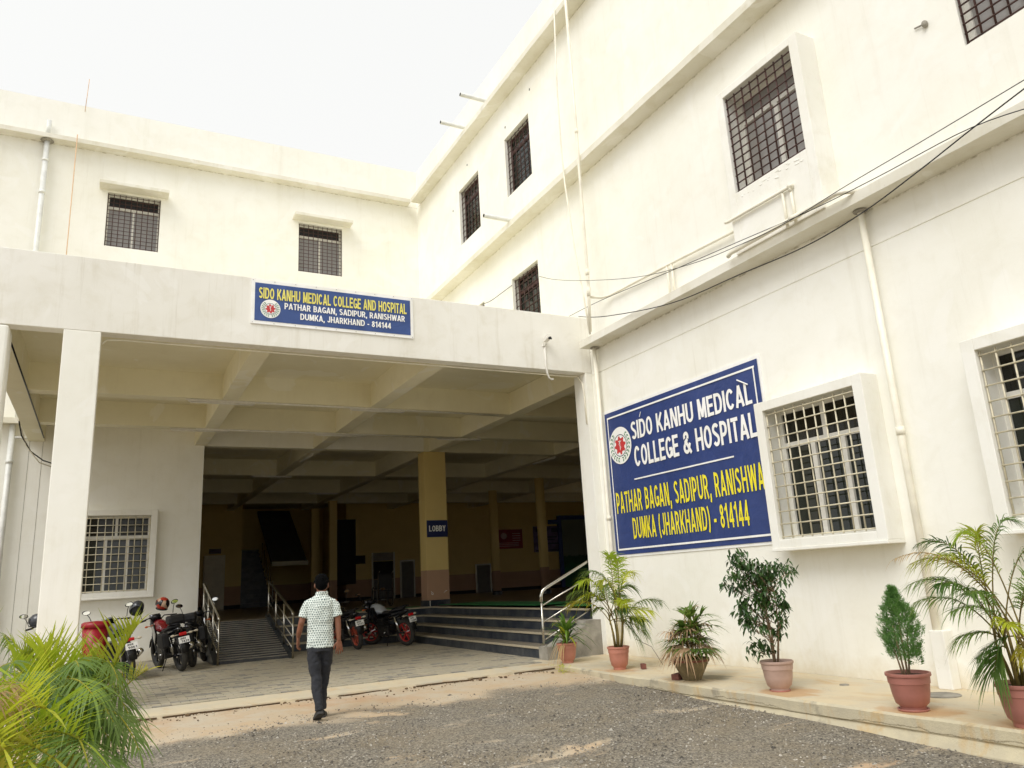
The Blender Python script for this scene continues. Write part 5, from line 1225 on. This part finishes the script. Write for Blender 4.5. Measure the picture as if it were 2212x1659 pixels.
def moto(loc, heading, lean, label, body, rim, panel, plate='JH04', number='6428', bags=False, steer=0, group='motorcycles parked at the entrance'):
    t = thing('motorcycle', loc, label, 'motorcycle', group, k=K); t.rotation_euler = (0, lean, heading)
    def wheel(y, nm, steer_=0):
        mb = MB(); mb.torus((0,0,0), .255, .052, 'x', 36, 10, 1.0); w_ = mb.build('wheel', m_rubber, t, True, local=True); w_.location = (0, y, .305); w_.rotation_euler = (0,0,steer_)
        mb = MB(); mb.torus((0,0,0), .208, .020, 'x', 32, 8, 1.6)
        for k in range(6):
            a = 2*PI*k/6; mb.obox((0, .11*math.cos(a), .11*math.sin(a)), (.03,.20,.032), Matrix.Rotation(a,3,'X'))
        r_ = mb.build('rim', rim, w_, False, local=True)
        mb = MB(); mb.tube([(-.06,0,0),(.06,0,0)], .042, 14); mb.tube([(.045,0,0),(.05,0,0)], .125, 24); mb.build('hub', m_chrome, w_, False, local=True)
    wheel(-.65, 'r'); wheel(.66, 'f', steer)
    P = lambda mb, nm, m_, sm=True, bv=0: mb.build(nm, m_, t, sm, bv, local=True)
    mb = MB(); mb.tube([(0,.48,.92),(0,.30,.62),(0,.1,.30),(0,-.2,.28)], .022, 8)
    for s_ in (-1,1): mb.tube([(0,.46,.86),(s_*.08,.1,.74),(s_*.09,-.45,.76),(s_*.07,-.80,.80)], .014, 8); mb.tube([(s_*.07,-.15,.34),(s_*.075,-.65,.305)], .02, 8); mb.tube([(s_*.08,-.2,.36),(s_*.09,-.2,.75)], .014, 8)
    P(mb, 'frame', m_dark)
    for s_ in (-1,1):
        mb = MB(); mb.tube([(s_*.085,-.55,.33),(s_*.09,-.42,.70)], .022, 8); mb.tube([(s_*.085,-.53,.38),(s_*.09,-.45,.62)], .034, 10); P(mb, 'shock_absorber', m_chrome)
        mb = MB(); mb.tube([(s_*.085,.50,.98),(s_*.085,.57,.66)], .018, 8); mb.tube([(s_*.085,.57,.66),(s_*.085,.655,.305)], .025, 8); P(mb, 'fork', m_dark)
    mb = MB(); mb.box(-.13,.13,-.18,.22,.24,.46); mb.box(-.10,.10,.02,.22,.44,.64); mb.tube([(-.15,0,.34),(.15,0,.34)], .11, 18)
    for k in range(5): mb.box(-.125,.125,.0,.25,.46+k*.035,.472+k*.035)
    P(mb, 'engine', m_eng, False, .01)
    rings = []                                                   # tank
    for y, hw, z0, z1 in ((.02,.08,.74,.82),(.10,.13,.72,.90),(.25,.15,.72,.97),(.38,.13,.76,.98),(.47,.07,.82,.94)):
        rings.append([Vector((hw*math.cos(a)*(1.0 if math.sin(a) < .3 else .92), y, (z0+z1)/2+(z1-z0)/2*math.sin(a))) for a in [2*PI*k/16 for k in range(16)]])
    mb = MB(); mb.loft(rings); P(mb, 'fuel_tank', body)
    rings = []                                                   # seat
    for y, hw, z0, z1 in ((.06,.07,.74,.80),(-.05,.11,.72,.80),(-.25,.13,.73,.80),(-.36,.12,.76,.86),(-.55,.11,.79,.89),(-.70,.06,.82,.88)):
        rings.append([Vector((hw*math.cos(a), y, (z0+z1)/2+(z1-z0)/2*math.sin(a))) for a in [2*PI*k/14 for k in range(14)]])
    mb = MB(); mb.loft(rings); P(mb, 'seat', m_seat)
    mb = MB(); rings = []                                        # tail cowl
    for y, hw, z0, z1 in ((-.10,.12,.56,.74),(-.35,.13,.60,.78),(-.60,.10,.68,.82),(-.82,.055,.76,.84)):
        rings.append([Vector((hw*math.cos(a), y, (z0+z1)/2+(z1-z0)/2*math.sin(a))) for a in [2*PI*k/12 for k in range(12)]])
    mb.loft(rings); P(mb, 'tail_cowl', panel)
    for s_ in (-1,1):
        mb = MB(); mb.add([(s_*.14,.46,.90),(s_*.17,.22,.92),(s_*.17,.12,.72),(s_*.15,.30,.50),(s_*.13,.42,.62),(s_*.11,.46,.88),(s_*.13,.22,.90),(s_*.13,.12,.70),(s_*.11,.30,.50),(s_*.10,.42,.62)], [(0,1,2,3,4),(9,8,7,6,5),(0,5,6,1),(1,6,7,2),(2,7,8,3),(3,8,9,4),(4,9,5,0)]); P(mb, 'side_panel', panel, False, .006)
    mb = MB(); pts = []                                          # mudguards
    for y0, rot0, rot1, wd in ((.66, 20, 130, .055),):
        rg_ = []
        for k in range(10):
            a = R(rot0+(rot1-rot0)*k/9); rg_.append([Vector((x_, y0+.335*math.cos(a), .305+.335*math.sin(a)-(.02 if abs(x_) > .05 else 0))) for x_ in (-wd*1.1,-wd*.6,wd*.6,wd*1.1)])
        for r0, r1 in zip(rg_[:-1], rg_[1:]):
            b_ = len(mb.v); mb.v += [tuple(p) for p in r0+r1]
            for i in range(3): mb.f.append((b_+i, b_+i+1, b_+5+i, b_+4+i)); mb.m.append(0)
    P(mb, 'front_mudguard', panel)
    mb = MB(); rg_ = []
    for k in range(9):
        a = R(60+95*k/8); rr_ = .345; rg_.append([Vector((x_, -.65+rr_*math.cos(a)*1.05, .32+rr_*math.sin(a)+(-.03 if abs(x_) > .06 else 0))) for x_ in (-.075,-.045,.045,.075)])
    for r0, r1 in zip(rg_[:-1], rg_[1:]):
        b_ = len(mb.v); mb.v += [tuple(p) for p in r0+r1]
        for i in range(3): mb.f.append((b_+i, b_+i+1, b_+5+i, b_+4+i)); mb.m.append(0)
    mb.obox((0,-.955,.50), (.13,.012,.30), Matrix.Rotation(R(-18),3,'X')); P(mb, 'rear_mudguard', m_black)
    mb = MB(); mb.obox((0,-.93,.71), (.13,.05,.05), Matrix.Rotation(R(15),3,'X')); P(mb, 'tail_lamp', m_tail, False, .01)
    pl = MB(); rot = Matrix.Rotation(R(-12),3,'X'); pl.obox((0,-.975,.60), (.20,.008,.115), rot); plo = P(pl, 'number_plate', m_bwhite, False)
    class FPl:
        def p(s, u, n, z): return Vector((0,-.975,.60)) + rot @ Vector((u, -.0045-n, z))
    mb = MB(); text_mesh(mb, plate, FPl(), -.075, .03, .008, .045, .001, .01); text_mesh(mb, number, FPl(), -.06, .085, -.045, -.006, .001, .01); mb.build('lettering', m_black, plo, local=True); 
    lo_ = [c for c in bpy.data.objects if c.parent == plo][0]; lo_.location = (0,0,0)
    for s_ in (-1,1):
        mb = MB(); mb.tube([(s_*.05,-.86,.70),(s_*.13,-.87,.70)], .010, 6); mb.ellip((s_*.165,-.87,.70), (.042,.022,.022)); P(mb, 'indicator', m_indc)
        mb = MB(); mb.tube([(s_*.08,.60,.86),(s_*.15,.60,.86)], .009, 6); mb.ellip((s_*.18,.60,.86), (.035,.02,.02)); P(mb, 'indicator', m_orange)
        mb = MB(); mb.tube([(s_*.30,.42,1.04),(s_*.33,.44,1.16),(s_*.36,.46,1.22)], .007, 6); P(mb, 'mirror_stalk', m_black)
        mb = MB(); mb.ellip((s_*.37,.465,1.255), (.075,.016,.042), Matrix.Rotation(-s_*.2,3,'Y'), 16, 8); mi = P(mb, 'mirror', m_black)
        mb = MB(); q0 = Vector((s_*.37,.448,1.255)); mb.add([q0+Vector((.062*math.cos(a), 0, .033*math.sin(a))) for a in [2*PI*k/18 for k in range(18)]], [tuple(range(18))]); g_ = mb.build('mirror_glass', m_mirror, mi, local=True); g_.location = (0,0,0)
        mb = MB(); mb.tube([(s_*.24,.40,1.01),(s_*.36,.36,1.00)], .019, 10); P(mb, 'grip', m_rubber)
        mb = MB(); mb.tube([(s_*.10,-.12,.34),(s_*.22,-.12,.33)], .012, 8); P(mb, 'footpeg', m_chrome)
    mb = MB(); mb.tube([(-.30,.38,1.01),(-.14,.46,1.03),(-.08,.50,.97),(.08,.50,.97),(.14,.46,1.03),(.30,.38,1.01)], .012, 8); mb.box(-.07,.07,.44,.56,.98,1.06); P(mb, 'handlebar', m_dark)
    mb = MB(); mb.ellip((0,.64,.88), (.10,.09,.11)); mb.box(-.09,.09,.56,.66,.94,1.08); P(mb, 'headlamp', panel)
    mb = MB(); mb.tube([(.08,.24,.50),(.12,.26,.30),(.13,.05,.20),(.13,-.30,.27)], .018, 8); mb.tube([(.13,-.28,.27),(.16,-.50,.36),(.17,-.85,.47)], [.03,.048,.05], 14); P(mb, 'exhaust', m_chrome)
    mb = MB(); mb.tube([(-.08,-.10,.24),(-.20,-.16,.02)], .010, 6); mb.box(-.23,-.17,-.19,-.13,.0,.012); P(mb, 'side_stand', m_dark)
    mb = MB(); 
    for s_ in (-1,1): mb.tube([(s_*.10,-.42,.86),(s_*.12,-.62,.90),(s_*.09,-.80,.90)], .012, 8)
    mb.tube([(-.09,-.80,.90),(.09,-.80,.90)], .012, 8); P(mb, 'grab_rail', m_dark)
    if bags:
        for s_ in (-1,1): mb = MB(); mb.obox((s_*.22,-.48,.62), (.13,.34,.28), Matrix.Rotation(0,3,'X')); P(mb, 'saddle_bag', m_seat, False, .03)
        mb = MB(); mb.obox((0,-.60,.98), (.30,.26,.16), Matrix.Rotation(0,3,'X')); P(mb, 'seat_bag', m_seat, False, .04)
    return t
m_redp = simple('dark_red_paint', '8a1420', .25, var=.1, coat=.6); m_redr = simple('red_rim_paint', 'b0302c', .4, var=.15); m_blkp = simple('gloss_black_paint', '141519', .2, var=.1, coat=.6)
m_silv = simple('grey_tank_paint', '9ba0a6', .3, var=.06, coat=.5); m_blkr = simple('black_rim', '2a2a2c', .5); m_orr = simple('rust_orange_rim', 'b5523c', .5, var=.15)
# heading 0 faces +y; positive turns to -x
def at_rear(x, y, h, back=.65): 
    return (x - math.sin(h)*back*K*1.0, y + math.cos(h)*back*K, ZP)
h = R(14); moto(at_rear(-5.66, 4.45, h), h, R(-9), 'black and red motorcycle with tail plate toward the yard, in front of the white wall', m_redp, m_blkr, m_blkp, 'JH04', '7428', True)
h = R(-16); moto(at_rear(-5.43, 5.02, h), h, R(-8), 'black motorcycle with saddle bags parked against the ramp side', m_blkp, m_blkr, m_blkp, 'JH05', '2146', True)
h = R(6); moto(at_rear(-2.37, 5.42, h), h, R(-9), 'black motorcycle with rusty orange wheel rims, half hidden behind the walking man', m_blkp, m_orr, m_blkp, 'JH04', '5172', steer=R(15))
h = R(20); moto(at_rear(-1.40, 5.28, h), h, R(-9), 'motorcycle with red wheels and grey tank at the corner of the steps', m_silv, m_redr, m_blkp, 'JH15', '3284', steer=R(25))
h = R(12); moto(at_rear(-6.45, 3.80, h), h, R(-9), 'silver commuter motorcycle behind the foreground palm, left of the black and red one', m_silv, m_blkr, m_silv, 'JH04', '9061')
h = R(5); moto(at_rear(-7.47, 4.3, h), h, R(-9), 'motorcycle parked behind the front square column, mostly hidden by palm fronds', m_blkp, m_blkr, m_redp, 'JH04', '3350')
# red crate between the column and the silver motorcycle
t = thing('red_bin', (-6.98, 4.35, ZP), 'red plastic bin standing between the square column and the silver motorcycle', 'bin')
m_rbin = simple('red_plastic', 'a01c2a', .4, var=.1)
mb = MB(); c0 = (-6.98, 4.35); mb.lathe([(.14,ZP),(.19,ZP+.80)], (*c0,0), 26); mb.build('bin_body', m_rbin, t, True)
mb = MB(); mb.lathe([(.195,ZP+.80),(.21,ZP+.805),(.205,ZP+.87),(.17,ZP+.89),(.01,ZP+.90)], (*c0,0), 26); mb.build('lid', m_rbin, t, True)
mb = MB(); mb.box(-7.0,-6.90,4.165,4.185,ZP+.50,ZP+.57); mb.build('bin_label', simple('label_pink', 'd89aa0', .5), t)
# helmets
hm = NT('red_helmet_graphic'); hv = hm.n('ShaderNodeTexVoronoi'); hv.inputs['Scale'].default_value = 11; hm.l(hm.pos(True), hv.inputs['Vector']); hb_ = hm.n('ShaderNodeRGBToBW'); hm.l(hv.outputs['Color'], hb_.inputs[0])
hc = hm.mix(hm.math('GREATER_THAN', hb_.outputs[0], .5), lin('15141a'), lin('b03a2c')); hm.base(hm.mix(hm.math('GREATER_THAN', hb_.outputs[0], .72), hc, lin('c9a88c'))); hm.set(Roughness=.25); m_hred = hm.m; m_hgrey = simple('grey_helmet', '3c3f46', .3, var=.3, sc=5, coat=.4)
helmet('h', (-5.95, 5.33, ZP+1.10), m_hred, 'red and black patterned helmet hung on a mirror of the black and red motorcycle', (.3,0,.5))
helmet('h', (-6.38, 4.85, ZP+1.06), m_hgrey, 'dark open helmet resting on the handlebar of the silver motorcycle', (-.9,.35,.2))
helmet('h', (-7.83, 5.0, ZP+.95), m_hgrey, 'dark helmet just showing left of the front square column', (.1,0,1))

# ------------------------------------------------------------------ the walking man (metres, faces +y)
def remesh(o, vs, it=3):
    m_ = o.modifiers.new('remesh', 'REMESH'); m_.mode = 'VOXEL'; m_.voxel_size = vs; m_.use_smooth_shade = True
    s_ = o.modifiers.new('smooth', 'SMOOTH'); s_.iterations = it; s_.factor = .6
def limb(mb, pts, rad, n=14, fl=1.0):
    """tapered limb; fl flattens rings along y"""
    P = [Vector(p) for p in pts]; rings = []
    for i, p in enumerate(P):
        t_ = (P[min(i+1,len(P)-1)]-P[max(i-1,0)]).normalized(); u = Vector((1,0,0)); u = (u-t_*u.dot(t_)).normalized(); w_ = t_.cross(u)
        r_ = rad[i]; a_, b_ = (r_, r_*fl) if not isinstance(r_, tuple) else r_
        rings.append([p+u*a_*math.cos(2*PI*k/n)+w_*b_*math.sin(2*PI*k/n) for k in range(n)])
    mb.loft(rings)
def shirtm():
    t_ = NT('printed_shirt'); v = t_.pos(True); mp = t_.n('ShaderNodeMapping'); mp.inputs['Scale'].default_value = (37,37,37); t_.l(v, mp.inputs['Vector'])
    wn_ = t_.n('ShaderNodeTexNoise'); wn_.inputs['Scale'].default_value = .22; t_.l(mp.outputs[0], wn_.inputs['Vector']); wa = t_.n('ShaderNodeVectorMath', operation='MULTIPLY_ADD'); t_.l(wn_.outputs['Color'], wa.inputs[0]); wa.inputs[1].default_value = (1.6,1.6,1.6); t_.l(mp.outputs[0], wa.inputs[2])
    x, y, z = t_.sep(wa.outputs[0])
    xx = t_.math('ADD', x, t_.math('MULTIPLY', t_.math('FLOOR', z), .5)); fx = t_.math('ABSOLUTE', t_.math('SUBTRACT', t_.math('FRACT', xx), .5)); fz = t_.math('SUBTRACT', t_.math('FRACT', z), .5)
    az = t_.math('ABSOLUTE', fz)
    # leaf motif: slim stem, V of leaves
    d1 = t_.math('ADD', t_.math('MULTIPLY', t_.math('ABSOLUTE', t_.math('SUBTRACT', fx, t_.math('MULTIPLY', t_.math('ADD', fz, .3), .45))), 3.2), t_.math('MULTIPLY', az, 1.0))
    m1 = t_.math('LESS_THAN', d1, .54)
    d2 = t_.math('ADD', t_.math('MULTIPLY', fx, 4.5), t_.math('MULTIPLY', az, .9)); m2 = t_.math('LESS_THAN', d2, .40)
    c = t_.mix(m2, lin('dbe3dc'), lin('36454b')); c = t_.mix(m1, c, lin('42595b')); c = t_.mix(t_.math('MULTIPLY', t_.ramp(t_.noise(60,3,.6,v),.45,.6), .25), c, lin('e8ede4'))
    t_.base(c); t_.set(Roughness=.85); t_.bump(t_.noise(9,5,.6,v,.6), .5, .02); return t_.m
m_skin = simple('brown_skin', '7e4f38', .55, var=.08, sc=12); m_hair = simple('black_hair', '050506', .9, var=.2, sc=60, bump=.3, spec=.08)
tm = NT('charcoal_trousers'); vv = tm.pos(True); tm.base(tm.mix(tm.noise(5,6,.6,vv), lin('212227'), lin('34363c'))); tm.set(Roughness=.9); tm.bump(tm.noise(13,6,.65,tm.pos(True,(1,1,.6)),1.0), .9, .03); m_trous = tm.m
m_shoe = simple('black_shoe', '141417', .5, var=.3, sc=20); m_sole = simple('grey_sole', '3f3e3d', .8)
MZ = gz(-1.9)
man = thing('person', (-4.90,-1.85,MZ+.005), 'man in pale leaf print shirt and dark trousers walking toward the steps', 'person', k=K); man.rotation_euler = (0,0,R(-14))
mb = MB()
# torso core, neck, head (hidden parts stay inside clothes)
limb(mb, [(0,0,.84),(0,0,.98),(0,.005,1.15),(0,.005,1.30),(0,0,1.38)], [(.12,.085),(.11,.08),(.12,.08),(.125,.07),(.06,.045)], 16)
limb(mb, [(.01,-.005,1.33),(.012,.01,1.42),(.013,.02,1.48)], [.066,.054,.056], 14)
mb.ellip((.013,.035,1.525), (.072,.092,.112), None, 18, 12)
mb.ellip((.013,.075,1.47), (.048,.05,.05)); mb.ellip((.013,.128,1.505), (.013,.02,.02))
for s_ in (-1,1): mb.ellip((.013+s_*.076,.02,1.505), (.012,.022,.033)); mb.ellip((.013+s_*.03,.118,1.53), (.014,.008,.009))
mb.ellip((.013,.118,1.46), (.024,.012,.009))
# arms
LA = [(-.15,0,1.33),(-.188,-.01,1.20),(-.215,-.03,1.09),(-.240,.0,.99),(-.252,.035,.925)]
RA = [(.165,0,1.33),(.195,-.015,1.20),(.205,-.02,1.08),(.212,-.035,.97),(.216,-.045,.865)]
limb(mb, LA, [.030,.040,.036,.033,.024]); limb(mb, RA, [.030,.040,.036,.033,.024])
def hand(mb, wrist, d, palmn, side, curl):
    """wrist point, direction down the hand, palm normal, side = thumb direction"""
    W_ = Vector(wrist); d = Vector(d).normalized(); n_ = Vector(palmn).normalized(); s_ = Vector(side).normalized()
    rings = []
    for f, a, b_ in ((0,.024,.020),(.03,.034,.017),(.065,.040,.015),(.09,.040,.012)):
        c = W_+d*f; rings.append([c+s_*a*math.cos(2*PI*k/12)+n_*b_*math.sin(2*PI*k/12) for k in range(12)])
    mb.loft(rings)
    for i, (o, L_) in enumerate(((.031,.070),(.0105,.078),(-.0105,.073),(-.031,.058))):
        p = W_+d*.075+s_*o; pts = [p]; dd = Vector(d)+s_*o*4
        for k in range(3):
            dd = (dd*math.cos(curl[0])+n_*math.sin(curl[0])).normalized() if k else dd.normalized()
            p = p+dd*(L_/3+(.012 if k == 0 else 0)); pts.append(p)
        mb.tube(pts, [.0092,.0088,.0082,.0066], 8)
    p = W_+d*.025+s_*.026; mb.tube([p, p+s_*.026+d*.026, p+s_*.036+d*.058, p+s_*.032+d*.078+n_*.012], [.012,.0105,.0095,.0075], 8)
hand(mb, LA[-1], (-.05,.12,-1), (.95,.2,0), (.2,1,.1), (.55,))
hand(mb, RA[-1], (.05,.02,-1), (-.2,1,0), (-1,-.2,0), (.22,))
body = mb.build('body', m_skin, man, True, local=True); remesh(body, .0048, 2)
mb = MB(); mb.ellip((.013,.02,1.555), (.082,.098,.092), None, 20, 12); mb.ellip((.013,-.02,1.52), (.076,.068,.075), None, 18, 10); mb.ellip((.013,.06,1.61), (.066,.06,.035))
rng = random.Random(4)
for k in range(120):
    a = rng.uniform(0,2*PI); e_ = rng.uniform(-.15,1.4); n_ = Vector((math.cos(a)*math.cos(e_), math.sin(a)*math.cos(e_), math.sin(e_))); p = Vector((.013,.018,1.555))+Vector((n_.x*.079, n_.y*.095, n_.z*.088))
    mb.tube([p, p+n_*.012+Vector((rng.uniform(-.01,.01),rng.uniform(-.01,.01),-.006))], [.008,.003], 5)
mb.v = [(x, y, z) for x, y, z in mb.v]
hair = mb.build('hair', m_hair, man, True, local=True); remesh(hair, .005, 1)
# shirt
mb = MB()
limb(mb, [(0,-.0,.795),(0,.0,.86),(0,.0,.95),(0,.0,1.05),(0,.0,1.17),(.005,.0,1.27),(.01,.0,1.34),(.012,.0,1.385),(.013,.0,1.41)],
     [(.160,.120),(.158,.118),(.153,.112),(.152,.110),(.160,.116),(.168,.114),(.152,.098),(.095,.075),(.066,.06)], 24)
limb(mb, [(-.10,0,1.325),(-.142,0,1.305),(-.175,-.006,1.24),(-.202,-.014,1.15)], [.045,.050,.053,.057], 18)
limb(mb, [(.11,0,1.325),(.152,0,1.305),(.178,-.008,1.24),(.200,-.014,1.14)], [.045,.050,.053,.057], 18)
# collar
mb.torus((.013,.0,1.415), .062, .014, 'z', 20, 8, 1.6)
sh = mb.build('shirt', shirtm(), man, True, local=True); remesh(sh, .007, 2); dt2 = bpy.data.textures.new('folds2', 'CLOUDS'); dt2.noise_scale = .11; dm2 = sh.modifiers.new('folds', 'DISPLACE'); dm2.texture = dt2; dm2.strength = .026; dm2.mid_level = .5; dm2.texture_coords = 'LOCAL'
# curved hem: cut sides a little by displacing lower verts
# trousers
mb = MB()
limb(mb, [(0,0,.90),(0,0,.80),(0,-.01,.74)], [(.148,.105),(.155,.112),(.135,.105)], 20)
limb(mb, [(-.075,-.01,.80),(-.068,-.02,.65),(-.045,-.04,.48),(-.030,-.09,.32),(-.012,-.15,.17),(-.008,-.16,.12)], [(.082,.092),(.076,.085),(.064,.066),(.058,.062),(.046,.050),(.048,.052)], 18)
limb(mb, [(.075,.0,.80),(.070,.05,.65),(.050,.11,.48),(.035,.14,.32),(.030,.165,.15),(.03,.17,.09)], [(.080,.092),(.074,.082),(.060,.062),(.053,.058),(.045,.050),(.047,.052)], 18)
tr = mb.build('trousers', m_trous, man, True, local=True); remesh(tr, .009, 2); dt = bpy.data.textures.new('folds', 'CLOUDS'); dt.noise_scale = .075; dm_ = tr.modifiers.new('folds', 'DISPLACE'); dm_.texture = dt; dm_.strength = .028; dm_.mid_level = .5; dm_.texture_coords = 'LOCAL'
def shoe(c, pitch_, yaw_):
    rot = Matrix.Rotation(yaw_,3,'Z') @ Matrix.Rotation(pitch_,3,'X'); mb = MB(); rings = []
    for y, hw, h in ((-.09,.020,.05),(-.085,.032,.075),(-.05,.038,.085),(.0,.040,.07),(.06,.046,.05),(.12,.046,.042),(.165,.032,.03),(.178,.012,.02)):
        rings.append([Vector(c)+rot @ Vector((hw*math.cos(a), y, h/2+h/2*math.sin(a)*1.0)) for a in [2*PI*k/14 for k in range(14)]])
    mb.loft(rings); o = mb.build('shoe', m_shoe, man, True, local=True)
    mb = MB(); out = [(-.095,.022),(-.08,.036),(-.03,.040),(.06,.048),(.13,.047),(.17,.034),(.185,.012)]; ring = [(w_,y) for y,w_ in out]+[(-w_,y) for y,w_ in out[::-1]]; n_ = len(ring)
    mb.add([Vector(c)+rot @ Vector((x_,y,-.004)) for x_,y in ring]+[Vector(c)+rot @ Vector((x_,y,.020)) for x_,y in ring], [tuple(range(n_))[::-1], tuple(range(n_,2*n_))]+[(i,(i+1)%n_,(i+1)%n_+n_,i+n_) for i in range(n_)]); s_ = mb.build('sole', m_sole, o, local=True); s_.location = (0,0,0)
shoe((-.006,-.115,.058), R(-24), R(12)); shoe((.03,.195,.0+.006), R(0), R(-4))

# ------------------------------------------------------------------ fix locals, scale the place to metres
for o in list(col.objects):
    if o.parent is None and o.name not in ('camera', 'sun'):
        o.location = o.location * S; o.scale = o.scale * S
